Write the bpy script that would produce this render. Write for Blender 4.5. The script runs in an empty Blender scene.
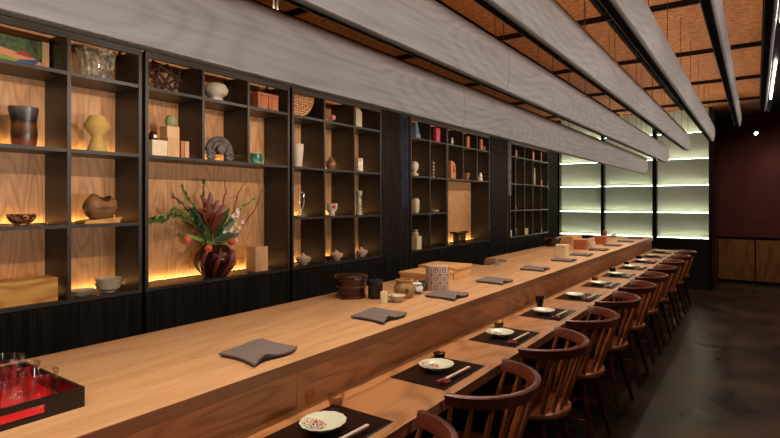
import bpy, bmesh, math, random
from mathutils import Vector, Matrix, noise as mnoise
random.seed(7)
PI = math.pi
S = bpy.context.scene
COL = S.collection

# ------------------------------------------------------------ materials
def nt(name):
    m = bpy.data.materials.new(name); m.use_nodes = True
    t = m.node_tree; b = t.nodes['Principled BSDF']
    return m, t, b

def lin(c):
    return tuple((x/12.92 if x <= .04045 else ((x+.055)/1.055)**2.4) for x in c)

def rgb(r, g, b):
    return (*lin((r/255, g/255, b/255)), 1)

def plain(name, col, rough=.5, metal=0, bump=0, bscale=60, var=0, spec=.5):
    m, t, b = nt(name)
    b.inputs['Base Color'].default_value = col
    b.inputs['Roughness'].default_value = rough
    b.inputs['Metallic'].default_value = metal
    b.inputs['Specular IOR Level'].default_value = spec
    if var or bump:
        tc = t.nodes.new('ShaderNodeTexCoord'); n = t.nodes.new('ShaderNodeTexNoise')
        n.inputs['Scale'].default_value = bscale; n.inputs['Detail'].default_value = 4
        t.links.new(tc.outputs['Object'], n.inputs['Vector'])
        if var:
            r = t.nodes.new('ShaderNodeValToRGB')
            r.color_ramp.elements[0].position = .3; r.color_ramp.elements[1].position = .7
            r.color_ramp.elements[0].color = (*[c*(1-var) for c in col[:3]], 1)
            r.color_ramp.elements[1].color = (*[min(1, c*(1+var)) for c in col[:3]], 1)
            t.links.new(n.outputs['Fac'], r.inputs['Fac']); t.links.new(r.outputs['Color'], b.inputs['Base Color'])
        if bump:
            bp = t.nodes.new('ShaderNodeBump'); bp.inputs['Strength'].default_value = bump; bp.inputs['Distance'].default_value = .01
            t.links.new(n.outputs['Fac'], bp.inputs['Height']); t.links.new(bp.outputs['Normal'], b.inputs['Normal'])
    return m

def wood(name, light, dark, stretch=(8, .7, 8), rings=9, fibre=(220, 5, 220), rough=.45, ringamt=.6, fibamt=.35, bump=.05, seed=0, island=False):
    """contour lines of a stretched noise (cathedral grain) plus fine fibres"""
    m, t, b = nt(name); N = t.nodes; L = t.links
    tc = N.new('ShaderNodeTexCoord'); src = tc.outputs['Object']
    mp = N.new('ShaderNodeMapping'); mp.inputs['Scale'].default_value = stretch; mp.inputs['Location'].default_value = (seed, seed*1.7, seed*.6)
    L.new(src, mp.inputs['Vector'])
    n = N.new('ShaderNodeTexNoise'); n.inputs['Scale'].default_value = 1; n.inputs['Detail'].default_value = 1.2; n.inputs['Roughness'].default_value = .35
    L.new(mp.outputs[0], n.inputs['Vector'])
    mu = N.new('ShaderNodeMath'); mu.operation = 'MULTIPLY'; mu.inputs[1].default_value = rings*2*PI
    L.new(n.outputs['Fac'], mu.inputs[0])
    si = N.new('ShaderNodeMath'); si.operation = 'SINE'; L.new(mu.outputs[0], si.inputs[0])
    ra = N.new('ShaderNodeMapRange'); ra.inputs['From Min'].default_value = -1; ra.inputs['From Max'].default_value = 1
    L.new(si.outputs[0], ra.inputs['Value'])
    pw = N.new('ShaderNodeMath'); pw.operation = 'POWER'; pw.inputs[1].default_value = 2.2; L.new(ra.outputs[0], pw.inputs[0])
    mp2 = N.new('ShaderNodeMapping'); mp2.inputs['Scale'].default_value = fibre; L.new(src, mp2.inputs['Vector'])
    n2 = N.new('ShaderNodeTexNoise'); n2.inputs['Scale'].default_value = 1; n2.inputs['Detail'].default_value = 3
    L.new(mp2.outputs[0], n2.inputs['Vector'])
    a = N.new('ShaderNodeMath'); a.operation = 'MULTIPLY'; a.inputs[1].default_value = ringamt; L.new(pw.outputs[0], a.inputs[0])
    f = N.new('ShaderNodeMapRange'); f.inputs['From Min'].default_value = .3; f.inputs['From Max'].default_value = .7; f.inputs['To Max'].default_value = fibamt
    L.new(n2.outputs['Fac'], f.inputs['Value'])
    s = N.new('ShaderNodeMath'); s.operation = 'ADD'; s.use_clamp = True; L.new(a.outputs[0], s.inputs[0]); L.new(f.outputs[0], s.inputs[1])
    r = N.new('ShaderNodeValToRGB'); r.color_ramp.elements[0].color = light; r.color_ramp.elements[1].color = dark
    L.new(s.outputs[0], r.inputs['Fac']); L.new(r.outputs['Color'], b.inputs['Base Color'])
    b.inputs['Roughness'].default_value = rough
    if bump:
        bp = N.new('ShaderNodeBump'); bp.inputs['Strength'].default_value = bump; bp.inputs['Distance'].default_value = .003
        L.new(s.outputs[0], bp.inputs['Height']); L.new(bp.outputs['Normal'], b.inputs['Normal'])
    return m

def emit(name, col, strength):
    m, t, b = nt(name)
    b.inputs['Base Color'].default_value = (0, 0, 0, 1)
    b.inputs['Emission Color'].default_value = col; b.inputs['Emission Strength'].default_value = strength
    return m

def glass(name, col=(1, 1, 1, 1), rough=0.0):
    m, t, b = nt(name)
    b.inputs['Base Color'].default_value = col; b.inputs['Transmission Weight'].default_value = 1
    b.inputs['Roughness'].default_value = rough; b.inputs['IOR'].default_value = 1.48
    return m

def mottled(name, cols, scale=12, rough=.4, detail=5, stretch=(1, 1, 1), bump=.1, hard=False):
    m, t, b = nt(name); N = t.nodes; L = t.links
    tc = N.new('ShaderNodeTexCoord'); mp = N.new('ShaderNodeMapping'); mp.inputs['Scale'].default_value = stretch
    n = N.new('ShaderNodeTexNoise'); n.inputs['Scale'].default_value = scale; n.inputs['Detail'].default_value = detail
    r = N.new('ShaderNodeValToRGB'); e = r.color_ramp.elements
    if hard: r.color_ramp.interpolation = 'CONSTANT'
    k = len(cols)
    for i, c in enumerate(cols):
        p = .32+.36*i/max(1, k-1)
        if i < 2: e[i].position = p; e[i].color = c
        else:
            q = e.new(p); q.color = c
    L.new(tc.outputs['Object'], mp.inputs[0]); L.new(mp.outputs[0], n.inputs['Vector']); L.new(n.outputs['Fac'], r.inputs['Fac'])
    L.new(r.outputs['Color'], b.inputs['Base Color']); b.inputs['Roughness'].default_value = rough
    if bump:
        bp = N.new('ShaderNodeBump'); bp.inputs['Strength'].default_value = bump; bp.inputs['Distance'].default_value = .01
        L.new(n.outputs['Fac'], bp.inputs['Height']); L.new(bp.outputs['Normal'], b.inputs['Normal'])
    return m

M = {}
M['counter'] = wood('counter_wood', rgb(204, 158, 114), rgb(160, 112, 72), stretch=(4, .7, 4), rings=7, ringamt=.28, fibamt=.45, fibre=(90, 5, 90), rough=.42)
M['lower'] = wood('lower_counter_wood', rgb(182, 126, 80), rgb(126, 80, 46), stretch=(4, 1.2, 4), rings=9, ringamt=.5, fibamt=.35, fibre=(120, 3, 120), rough=.36, seed=4)
M['riser'] = wood('riser_wood', rgb(214, 152, 100), rgb(150, 98, 58), stretch=(4, 1.5, 7), rings=9, ringamt=.42, fibamt=.4, fibre=(140, 4, 140), rough=.45, seed=8)
M['edge'] = wood('shaded_edge_wood', rgb(168, 116, 76), rgb(120, 78, 48), stretch=(4, 1.2, 7), rings=5, ringamt=.3, fibamt=.4, fibre=(140, 4, 140), rough=.45, seed=12)  # edge shade put into the colour: a darker copy of the counter wood
M['plank'] = wood('back_panel_oak', rgb(206, 152, 100), rgb(148, 98, 56), stretch=(7, 7, 1.2), rings=11, ringamt=.4, fibamt=.4, fibre=(160, 160, 5), rough=.5, seed=2)
M['dark'] = wood('dark_stained_oak', rgb(50, 42, 37), rgb(27, 22, 19), stretch=(20, 20, 1), rings=3, ringamt=.3, fibamt=.7, fibre=(190, 190, 3), rough=.42, bump=.15)
M['darkh'] = wood('lit_stained_edge', rgb(60, 51, 45), rgb(42, 35, 30), stretch=(20, 1, 20), rings=3, ringamt=.3, fibamt=.5, fibre=(190, 4, 190), rough=.4, bump=.1)  # lighter copy of the dark stain, with ceiling light put into the colour
M['door'] = wood('dark_door_oak', rgb(44, 38, 35), rgb(20, 17, 16), stretch=(18, 18, .7), rings=5, ringamt=.4, fibamt=.7, fibre=(150, 150, 2), rough=.85, bump=.2)
M['beam'] = wood('grey_beam_wood', rgb(166, 159, 153), rgb(118, 111, 106), stretch=(3, .7, 3), rings=26, ringamt=.23, fibamt=.45, fibre=(60, 2.5, 60), rough=.5, bump=.08, seed=3)
M['black'] = plain('black_metal', rgb(24, 21, 19), .45)
M['blackwood'] = plain('black_lacquer', rgb(22, 14, 12), .25)
M['bar'] = plain('dark_brown_bar', rgb(38, 20, 13), .7, spec=.2)
M['matt'] = plain('matt_black', rgb(11, 9, 8), .85, spec=.1)
M['rail'] = plain('olive_grey_rail', rgb(56, 53, 44), .5, .2)
M['box'] = wood('paulownia_box', rgb(222, 172, 112), rgb(186, 132, 76), stretch=(3, 12, 12), rings=5, ringamt=.4, fibamt=.3, fibre=(6, 120, 120), rough=.55, seed=5)
M['boxv'] = wood('paulownia_box_upright', rgb(220, 176, 124), rgb(180, 130, 84), stretch=(12, 12, 2), rings=4, ringamt=.3, fibamt=.3, fibre=(140, 140, 5), rough=.55, seed=6)
M['boxy'] = wood('golden_box_wood', rgb(228, 170, 84), rgb(176, 116, 46), stretch=(9, 2.2, 9), rings=8, ringamt=.7, fibamt=.2, rough=.4, seed=11)
M['cream'] = plain('cream_box_wood', rgb(226, 204, 168), .6, var=.06, bscale=20)
M['redbox'] = wood('reddish_box_wood', rgb(196, 116, 70), rgb(150, 80, 44), stretch=(12, 12, 2), rings=4, fibre=(140, 140, 5), rough=.5)
M['chair'] = wood('walnut_chair_wood', rgb(106, 46, 26), rgb(62, 26, 14), stretch=(6, 3, 6), rings=6, ringamt=.5, fibamt=.4, fibre=(90, 20, 90), rough=.32, bump=.02)
M['spindle'] = wood('chair_spindle_wood', rgb(150, 84, 46), rgb(104, 54, 28), stretch=(12, 12, 2), rings=4, fibre=(160, 160, 8), rough=.35, bump=.02)
M['chairseat'] = wood('chair_seat_wood', rgb(150, 82, 46), rgb(98, 50, 28), stretch=(14, 3, 14), rings=7, fibre=(120, 10, 120), rough=.3, bump=.02)
M['napkin'] = plain('mauve_grey_linen', rgb(108, 93, 88), .9, bump=.3, bscale=500, var=.08)
M['mat'] = mottled('dark_brown_placemat', [rgb(26, 14, 11), rgb(34, 19, 14)], 60, rough=.24, bump=0); M['mat'].node_tree.nodes['Principled BSDF'].inputs['Specular IOR Level'].default_value = .25
M['celadon'] = plain('pale_celadon_glaze', rgb(206, 206, 184), .22, var=.04, bscale=12)
M['amber'] = glass('amber_glass', rgb(230, 190, 150))
M['glass'] = glass('clear_glass')

def thin_glass(name, base=.015, gain=.5, tint=(1, 1, 1, 1)):
    m = bpy.data.materials.new(name); m.use_nodes = True; t = m.node_tree; t.nodes.clear()
    o = t.nodes.new('ShaderNodeOutputMaterial'); mx = t.nodes.new('ShaderNodeMixShader'); tr = t.nodes.new('ShaderNodeBsdfTransparent'); gl_ = t.nodes.new('ShaderNodeBsdfGlossy')
    gl_.inputs['Roughness'].default_value = .03; tr.inputs['Color'].default_value = tint
    lw = t.nodes.new('ShaderNodeLayerWeight'); lw.inputs['Blend'].default_value = .35
    ma = t.nodes.new('ShaderNodeMath'); ma.operation = 'MULTIPLY_ADD'; ma.inputs[1].default_value = gain; ma.inputs[2].default_value = base; ma.use_clamp = True
    t.links.new(lw.outputs['Fresnel'], ma.inputs[0]); t.links.new(ma.outputs[0], mx.inputs[0]); t.links.new(tr.outputs[0], mx.inputs[1]); t.links.new(gl_.outputs[0], mx.inputs[2]); t.links.new(mx.outputs[0], o.inputs[0])
    return m
M['thinglass'] = thin_glass('thin_clear_glass'); 
def crystal_mat():
    m = thin_glass('cut_crystal', .03, .5, (.97, .96, .93, 1)); t = m.node_tree; o = [n for n in t.nodes if n.type == 'OUTPUT_MATERIAL'][0]
    src = o.inputs[0].links[0].from_socket; mx = t.nodes.new('ShaderNodeMixShader'); d = t.nodes.new('ShaderNodeBsdfPrincipled'); d.inputs['Base Color'].default_value = (.95, .84, .68, 1); d.inputs['Roughness'].default_value = .1
    tc = t.nodes.new('ShaderNodeTexCoord'); v = t.nodes.new('ShaderNodeTexNoise'); v.inputs['Scale'].default_value = 34; v.inputs['Detail'].default_value = 2
    r = t.nodes.new('ShaderNodeMapRange'); r.inputs['From Min'].default_value = .46; r.inputs['From Max'].default_value = .7; r.inputs['To Max'].default_value = .38; r.inputs['To Min'].default_value = .05  # noise-driven pale diffuse flecks, painted in as the crystal's sparkle
    t.links.new(tc.outputs['Object'], v.inputs['Vector']); t.links.new(v.outputs['Fac'], r.inputs['Value']); t.links.new(r.outputs[0], mx.inputs[0]); t.links.new(src, mx.inputs[1]); t.links.new(d.outputs[0], mx.inputs[2]); t.links.new(mx.outputs[0], o.inputs[0])
    return m
M['crystal'] = crystal_mat()
M['darkglass'] = plain('dark_aubergine_glass', rgb(38, 20, 30), .12)
M['smoke_thin'] = thin_glass('tinted_thin_glass', .02, .5, (.92, .84, .78, 1))
M['gold'] = plain('gold_glaze', rgb(170, 124, 56), .3, .3, var=.25, bscale=30)
M['smoke'] = glass('smoky_glass', rgb(120, 96, 86))
M['red'] = plain('red_lacquer', rgb(200, 14, 22), .3)
M['redrest'] = plain('dark_red_rest', rgb(120, 18, 20), .4)
M['paper'] = plain('white_paper_sleeve', rgb(196, 172, 156), .7)
M['wallred'] = mottled('oxblood_plaster', [rgb(78, 24, 21), rgb(88, 28, 24)], 3, rough=.75, bump=.05)
M['ceil'] = plain('dark_ceiling_paint', rgb(40, 20, 16), .8)
M['steel'] = plain('brushed_steel', rgb(190, 186, 180), .25, .9)
M['white'] = plain('white_glaze', rgb(226, 220, 208), .35, var=.04, bscale=20)
M['offwhite'] = plain('cream_crackle_glaze', rgb(194, 176, 150), .5, bump=.15, var=.08, bscale=18)
M['led'] = emit('warm_led', (1, .70, .28, 1), 34)
M['ledg'] = emit('pale_green_white_led', (1, 1, .80, 1), 28)
M['lamp'] = emit('lamp_lens', (1, .9, .74, 1), 25)
M['frost'] = plain('frosted_green_glass', rgb(198, 204, 180), .35, var=.05, bscale=2)
M['frost'].node_tree.nodes['Principled BSDF'].inputs['Emission Color'].default_value = (.66, .74, .54, 1); M['frost'].node_tree.nodes['Principled BSDF'].inputs['Emission Strength'].default_value = .07
M['jarred'] = mottled('dark_red_lacquered_tub', [rgb(42, 18, 12), rgb(66, 30, 18)], 5, rough=.22, stretch=(1, 1, 6), bump=0)
M['cord'] = plain('white_cord', rgb(210, 200, 190), .6)
M['wire'] = plain('dark_wire', rgb(60, 40, 30), .6)

# floor
def floor_mat():
    m, t, b = nt('polished_dark_concrete'); N = t.nodes; L = t.links
    tc = N.new('ShaderNodeTexCoord')
    n = N.new('ShaderNodeTexNoise'); n.inputs['Scale'].default_value = 1.9; n.inputs['Detail'].default_value = 5; n.inputs['Roughness'].default_value = .5; n.inputs['Distortion'].default_value = .25
    L.new(tc.outputs['Object'], n.inputs['Vector'])
    r = N.new('ShaderNodeValToRGB'); e = r.color_ramp.elements
    e[0].position = .30; e[0].color = rgb(34, 34, 33); e[1].position = .74; e[1].color = rgb(92, 70, 52)
    q = e.new(.5); q.color = rgb(62, 52, 44)
    L.new(n.outputs['Fac'], r.inputs['Fac']); L.new(r.outputs['Color'], b.inputs['Base Color'])
    r2 = N.new('ShaderNodeMapRange'); r2.inputs['From Min'].default_value = .3; r2.inputs['From Max'].default_value = .7; r2.inputs['To Min'].default_value = .25; r2.inputs['To Max'].default_value = .38
    L.new(n.outputs['Fac'], r2.inputs['Value']); L.new(r2.outputs[0], b.inputs['Roughness'])
    return m
M['floor'] = floor_mat()
M['door'].node_tree.nodes['Principled BSDF'].inputs['Specular IOR Level'].default_value = .05

def weave_mat():
    m, t, b = nt('orange_woven_bamboo'); N = t.nodes; L = t.links
    tc = N.new('ShaderNodeTexCoord')
    w = N.new('ShaderNodeTexWave'); w.wave_type = 'BANDS'; w.bands_direction = 'Y'; w.inputs['Scale'].default_value = 5; w.inputs['Distortion'].default_value = 9
    w.inputs['Detail'].default_value = 1; w.inputs['Detail Scale'].default_value = 2.5
    n = N.new('ShaderNodeTexNoise'); n.inputs['Scale'].default_value = 16; n.inputs['Detail'].default_value = 4
    w2 = N.new('ShaderNodeTexWave'); w2.wave_type = 'BANDS'; w2.bands_direction = 'X'; w2.inputs['Scale'].default_value = 14; w2.inputs['Distortion'].default_value = 1
    for q in (w, n, w2): L.new(tc.outputs['Object'], q.inputs['Vector'])
    a = N.new('ShaderNodeMath'); a.operation = 'MULTIPLY'; a.inputs[1].default_value = .5; L.new(w.outputs['Fac'], a.inputs[0])
    c = N.new('ShaderNodeMath'); c.operation = 'MULTIPLY_ADD'; c.inputs[1].default_value = .12; L.new(w2.outputs['Fac'], c.inputs[0]); L.new(a.outputs[0], c.inputs[2])
    d = N.new('ShaderNodeMath'); d.operation = 'MULTIPLY_ADD'; d.inputs[1].default_value = .4; L.new(n.outputs['Fac'], d.inputs[0]); L.new(c.outputs[0], d.inputs[2])
    r = N.new('ShaderNodeValToRGB'); r.color_ramp.elements[0].color = rgb(134, 70, 26); r.color_ramp.elements[1].color = rgb(204, 132, 64)
    r.color_ramp.elements[0].position = .12; r.color_ramp.elements[1].position = .95
    L.new(d.outputs[0], r.inputs['Fac']); L.new(r.outputs['Color'], b.inputs['Base Color'])
    bp = N.new('ShaderNodeBump'); bp.inputs['Strength'].default_value = .4; bp.inputs['Distance'].default_value = .01
    L.new(d.outputs[0], bp.inputs['Height']); L.new(bp.outputs['Normal'], b.inputs['Normal'])
    b.inputs['Roughness'].default_value = .7
    return m
M['weave'] = weave_mat()

def pattern_canister():
    """white and rust geometric tiles with medallions: voronoi-free, from object coordinates around the drum"""
    m, t, b = nt('patterned_canister_paper'); N = t.nodes; L = t.links
    tc = N.new('ShaderNodeTexCoord'); sp = N.new('ShaderNodeSeparateXYZ'); L.new(tc.outputs['Object'], sp.inputs[0])
    at = N.new('ShaderNodeMath'); at.operation = 'ARCTAN2'; L.new(sp.outputs['Y'], at.inputs[0]); L.new(sp.outputs['X'], at.inputs[1])
    def mod(src, mul):
        a = N.new('ShaderNodeMath'); a.operation = 'MULTIPLY'; a.inputs[1].default_value = mul; L.new(src, a.inputs[0])
        f = N.new('ShaderNodeMath'); f.operation = 'FRACT'; L.new(a.outputs[0], f.inputs[0])
        s = N.new('ShaderNodeMath'); s.operation = 'SUBTRACT'; s.inputs[1].default_value = .5; L.new(f.outputs[0], s.inputs[0])
        return s.outputs[0]
    ux = mod(at.outputs[0], 8/(2*PI)); uz = mod(sp.outputs['Z'], 1/.05)
    cb = N.new('ShaderNodeCombineXYZ'); L.new(ux, cb.inputs[0]); L.new(uz, cb.inputs[1])
    ln = N.new('ShaderNodeVectorMath'); ln.operation = 'LENGTH'; L.new(cb.outputs[0], ln.inputs[0])
    r = N.new('ShaderNodeValToRGB'); r.color_ramp.interpolation = 'CONSTANT'; e = r.color_ramp.elements
    red = rgb(120, 48, 44); wh = rgb(232, 208, 196)
    e[0].position = 0; e[0].color = red; e[1].position = .10; e[1].color = wh
    for p, c in ((.19, rgb(96, 34, 30)), (.31, wh), (.45, red), (.52, wh), (.58, red)):
        q = e.new(p); q.color = c
    L.new(ln.outputs['Value'], r.inputs['Fac']); L.new(r.outputs['Color'], b.inputs['Base Color']); b.inputs['Roughness'].default_value = .5
    return m
M['canister'] = pattern_canister()

def plate_mat():
    m, t, b = nt('celadon_with_painted_blossom'); N = t.nodes; L = t.links
    tc = N.new('ShaderNodeTexCoord')
    v = N.new('ShaderNodeTexVoronoi'); v.inputs['Scale'].default_value = 60; L.new(tc.outputs['Object'], v.inputs['Vector'])
    n = N.new('ShaderNodeTexNoise'); n.inputs['Scale'].default_value = 42; n.inputs['Detail'].default_value = 3; n.inputs['Distortion'].default_value = 1.5; L.new(tc.outputs['Object'], n.inputs['Vector'])
    r = N.new('ShaderNodeValToRGB'); r.color_ramp.interpolation = 'CONSTANT'; e = r.color_ramp.elements
    base = rgb(206, 206, 184)
    e[0].position = 0; e[0].color = base; e[1].position = .41; e[1].color = rgb(52, 42, 66)
    q = e.new(.47); q.color = base
    q = e.new(.53); q.color = rgb(170, 52, 28)
    q = e.new(.61); q.color = base
    L.new(n.outputs['Fac'], r.inputs['Fac'])
    mp = N.new('ShaderNodeVectorMath'); mp.operation = 'DISTANCE'; mp.inputs[1].default_value = (-.022, -.016, .02)
    L.new(tc.outputs['Object'], mp.inputs[0])
    lt = N.new('ShaderNodeMath'); lt.operation = 'LESS_THAN'; lt.inputs[1].default_value = .039; L.new(mp.outputs['Value'], lt.inputs[0])
    mx = N.new('ShaderNodeMix'); mx.data_type = 'RGBA'; mx.inputs['A'].default_value = base
    L.new(lt.outputs[0], mx.inputs['Factor']); L.new(r.outputs['Color'], mx.inputs['B']); L.new(mx.outputs['Result'], b.inputs['Base Color'])
    b.inputs['Roughness'].default_value = .2
    return m
M['plate'] = plate_mat()

# ------------------------------------------------------------ geometry helpers
def bx(bm, x0, x1, y0, y1, z0, z1, bev=0, mi=0):
    vs = [bm.verts.new(p) for p in ((x0,y0,z0),(x1,y0,z0),(x1,y1,z0),(x0,y1,z0),(x0,y0,z1),(x1,y0,z1),(x1,y1,z1),(x0,y1,z1))]
    fs = [bm.faces.new([vs[i] for i in f]) for f in ((3,2,1,0),(4,5,6,7),(0,1,5,4),(1,2,6,5),(2,3,7,6),(3,0,4,7))]
    for f in fs: f.material_index = mi
    if bev:
        es = list({e for f in fs for e in f.edges})
        bmesh.ops.bevel(bm, geom=es, offset=bev, segments=2, affect='EDGES', profile=.6)
    return vs

def cbx(bm, c, s, rz=0, ry=0, rx=0, bev=0, mi=0):
    n0 = len(bm.verts)
    bx(bm, -s[0]/2, s[0]/2, -s[1]/2, s[1]/2, -s[2]/2, s[2]/2, bev, mi)
    bm.verts.ensure_lookup_table()
    mt = Matrix.Translation(c) @ Matrix.Rotation(rz, 4, 'Z') @ Matrix.Rotation(ry, 4, 'Y') @ Matrix.Rotation(rx, 4, 'X')
    for v in bm.verts[n0:]: v.co = mt @ v.co

def lathe(bm, prof, n=32, c=(0, 0, 0), wob=0, sx=1, sy=1, closed_bottom=True, mi=0):
    rings = []
    for (r, z) in prof:
        if r < 1e-5: rings.append([bm.verts.new((c[0], c[1], c[2]+z))])
        else:
            ring = []
            for i in range(n):
                a = 2*PI*i/n
                rr = r*(1+wob*mnoise.noise(Vector((math.cos(a)*1.7, math.sin(a)*1.7, z*14))))
                ring.append(bm.verts.new((c[0]+rr*sx*math.cos(a), c[1]+rr*sy*math.sin(a), c[2]+z)))
            rings.append(ring)
    for a, b in zip(rings, rings[1:]):
        if len(a) == 1 and len(b) == 1: continue
        for i in range(n):
            j = (i+1) % n
            if len(a) == 1: f = bm.faces.new((a[0], b[i], b[j])) if False else bm.faces.new((a[0], b[j], b[i]))
            elif len(b) == 1: f = bm.faces.new((a[i], a[j], b[0]))
            else: f = bm.faces.new((a[i], a[j], b[j], b[i]))
            f.material_index = mi

def tube(bm, pts, rad, n=8, cap=True, mi=0):
    pts = [Vector(p) for p in pts]
    if not hasattr(rad, '__len__'): rad = [rad]*len(pts)
    rings = []
    up = Vector((0, 0, 1)); 
    for i, p in enumerate(pts):
        d = (pts[min(i+1, len(pts)-1)]-pts[max(i-1, 0)]).normalized()
        u = d.cross(up)
        if u.length < 1e-3: u = d.cross(Vector((1, 0, 0)))
        u.normalize(); w = d.cross(u)
        rings.append([bm.verts.new(p+(u*math.cos(2*PI*k/n)+w*math.sin(2*PI*k/n))*rad[i]) for k in range(n)])
    for a, b in zip(rings, rings[1:]):
        for k in range(n):
            f = bm.faces.new((a[k], a[(k+1) % n], b[(k+1) % n], b[k])); f.material_index = mi
    if cap:
        bm.faces.new(rings[0][::-1]).material_index = mi; bm.faces.new(rings[-1]).material_index = mi

def prism(bm, poly, x0, x1, axis='X', mi=0):
    """poly: list of 2d points; extruded along axis"""
    def P(a, b, t):
        return {'X': (t, a, b), 'Y': (a, t, b), 'Z': (a, b, t)}[axis]
    A = [bm.verts.new(P(a, b, x0)) for a, b in poly]; B = [bm.verts.new(P(a, b, x1)) for a, b in poly]
    n = len(poly)
    fs = [bm.faces.new(A), bm.faces.new(B[::-1])]
    for i in range(n): fs.append(bm.faces.new((A[i], B[i], B[(i+1) % n], A[(i+1) % n])))
    for f in fs: f.material_index = mi

def smooth_path(pts, k=5):
    pts = [Vector(p) for p in pts]; out = []
    for i in range(len(pts)-1):
        p0 = pts[max(i-1, 0)]; p1 = pts[i]; p2 = pts[i+1]; p3 = pts[min(i+2, len(pts)-1)]
        for j in range(k):
            t = j/k
            out.append(.5*((2*p1)+(p2-p0)*t+(2*p0-5*p1+4*p2-p3)*t*t+(3*p1-p0-3*p2+p3)*t**3))
    out.append(pts[-1]); return out

def ob(name, bm, mats, parent=None, loc=(0, 0, 0), rz=0, smooth=False):
    bmesh.ops.recalc_face_normals(bm, faces=bm.faces)
    me = bpy.data.meshes.new(name); bm.to_mesh(me); bm.free()
    if not isinstance(mats, (list, tuple)): mats = [mats]
    for m in mats: me.materials.append(m)
    if smooth:
        for p in me.polygons: p.use_smooth = True
        try: me.set_sharp_from_angle(angle=math.radians(42))
        except Exception: pass
    o = bpy.data.objects.new(name, me); COL.objects.link(o)
    o.location = loc; o.rotation_euler = (0, 0, rz)
    if parent: o.parent = parent
    return o

def tag(o, label, cat, group=None):
    o['label'] = label; o['category'] = cat
    if group: o['group'] = group
    return o

def thing(name, label, cat, loc=(0, 0, 0), rz=0, group=None):
    o = bpy.data.objects.new(name, None); COL.objects.link(o)
    o.empty_display_size = .05; o.location = loc; o.rotation_euler = (0, 0, rz)
    return tag(o, label, cat, group)

def struct(name, bm, m, label):
    o = ob(name, bm, m); o['kind'] = 'structure'; o['label'] = label; return o

def dup(root, loc, label, rz=None):
    r = root.copy(); COL.objects.link(r); r.location = loc; r['label'] = label
    if rz is not None: r.rotation_euler = (0, 0, rz)
    for ch in list(root.children):
        c = ch.copy(); COL.objects.link(c); c.parent = r
        for g in list(ch.children):
            d = g.copy(); COL.objects.link(d); d.parent = c
    return r

ORD = ['first', 'second', 'third', 'fourth', 'fifth', 'sixth', 'seventh', 'eighth', 'ninth', 'tenth', 'eleventh', 'twelfth']
def from_near(k, n, what='nearest'):
    if k == 0: return 'nearest to the camera'
    if k == n-1: return 'farthest along the counter'
    return ORD[k]+' from the near end'

# ------------------------------------------------------------ the room
XC = -3.10; XB = -3.38
bm = bmesh.new(); bx(bm, -3.6, 2.8, -3.2, 11.4, -.1, 0); struct('floor', bm, M['floor'], 'dark polished mottled concrete floor')
bm = bmesh.new(); bx(bm, -3.6, 2.8, -3.2, 11.4, 3.06, 3.16); struct('ceiling', bm, M['ceil'], 'dark ceiling above the woven panels')
bm = bmesh.new(); bx(bm, -3.6, -3.43, -3.2, 11.4, 0, 3.06); struct('wall_left', bm, M['ceil'], 'wall behind the display cabinets')
bm = bmesh.new(); bx(bm, -3.6, 2.8, 11.2, 11.4, 0, 3.06); struct('wall_far', bm, M['wallred'], 'dark oxblood red wall at the far end')
bm = bmesh.new(); bx(bm, 2.65, 2.8, -3.2, 11.2, 0, 3.06); struct('wall_right', bm, M['wallred'], 'dark red wall on the right')
bm = bmesh.new(); bx(bm, -3.43, 2.65, -3.2, -3.05, 0, 3.06); struct('wall_near', bm, M['wallred'], 'dark red wall behind the camera')
bm = bmesh.new(); bx(bm, XB-.02, -3.22, -3.0, 9.97, 2.63, 3.055); struct('trim_1', bm, M['door'], 'dark wood soffit above the display cabinets')
bm = bmesh.new(); bx(bm, -.58, 2.64, 11.165, 11.199, 0, .055); struct('baseboard_far', bm, M['blackwood'], 'black plinth under the wood panels')
bm = bmesh.new(); bx(bm, -.58, 2.64, 11.16, 11.199, .79, .83); struct('trim_2', bm, M['blackwood'], 'black rail above the wood panels')
M['wains'] = wood('far_wall_veneer', rgb(150, 98, 52), rgb(108, 66, 34), stretch=(7, 7, 1.5), rings=5, fibre=(150, 150, 5), rough=.45, seed=9)
for i, x in enumerate((-.56, -.0, .56, 1.12, 1.68)):
    bm = bmesh.new(); bx(bm, x, x+.535, 11.17, 11.199, .06, .785, .003)
    struct('trim_%d' % (i+3), bm, M['wains'], 'wood veneer wainscot panel under the red wall')

# woven ceiling panels and their dark bars
colx = [(-3.17, -2.22), (-2.0, -1.06), (-1.0, .065)]
coln = ['beside the cabinet wall', 'in the middle row', 'in the right-hand row']
k = 0
for ci, (x0, x1) in enumerate(colx):
    for r in range(8):
        y0 = -1.77+1.6*r; y1 = y0+1.6
        if r == 7: y1 = 11.15
        bm = bmesh.new()
        if r == 7: bx(bm, x0, x1, y0+.04, y1, 3.01, 3.045, .004)
        else: bx(bm, x0, x1, y0+.04, y1-.04, 3.01, 3.045, .004)
        o = ob('ceiling_panel', bm, M['weave'], loc=(0, 0, 0))
        w = ('over the far wall end' if r == 7 else 'last before the far wall strip' if r == 6 else ORD[r]+' counting from behind the camera')
        tag(o, 'orange woven bamboo ceiling panel %s, %s' % (coln[ci], w), 'ceiling panel', 'woven bamboo ceiling panels')
for i in range(8):
    y = -1.77+1.6*i
    bm = bmesh.new(); bx(bm, -3.18, 0.07, y-.010, y+.010, 2.975, 3.0)
    bx(bm, -3.18, 0.07, y-.024, y+.024, 3.002, 3.055)
    struct('trim_%d' % (20+i), bm, M['bar'], 'dark cross bar between ceiling panels')
for i, (a, b) in enumerate(((-3.21, -3.18), (-2.2, -2.02), (-1.04, -1.02), (.075, .11))):
    bm = bmesh.new(); bx(bm, a, b, -1.9, 11.15, 3.001, 3.058)
    struct('trim_%d' % (40+i), bm, M['matt'], 'dark lengthwise bar between ceiling panels')

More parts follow.
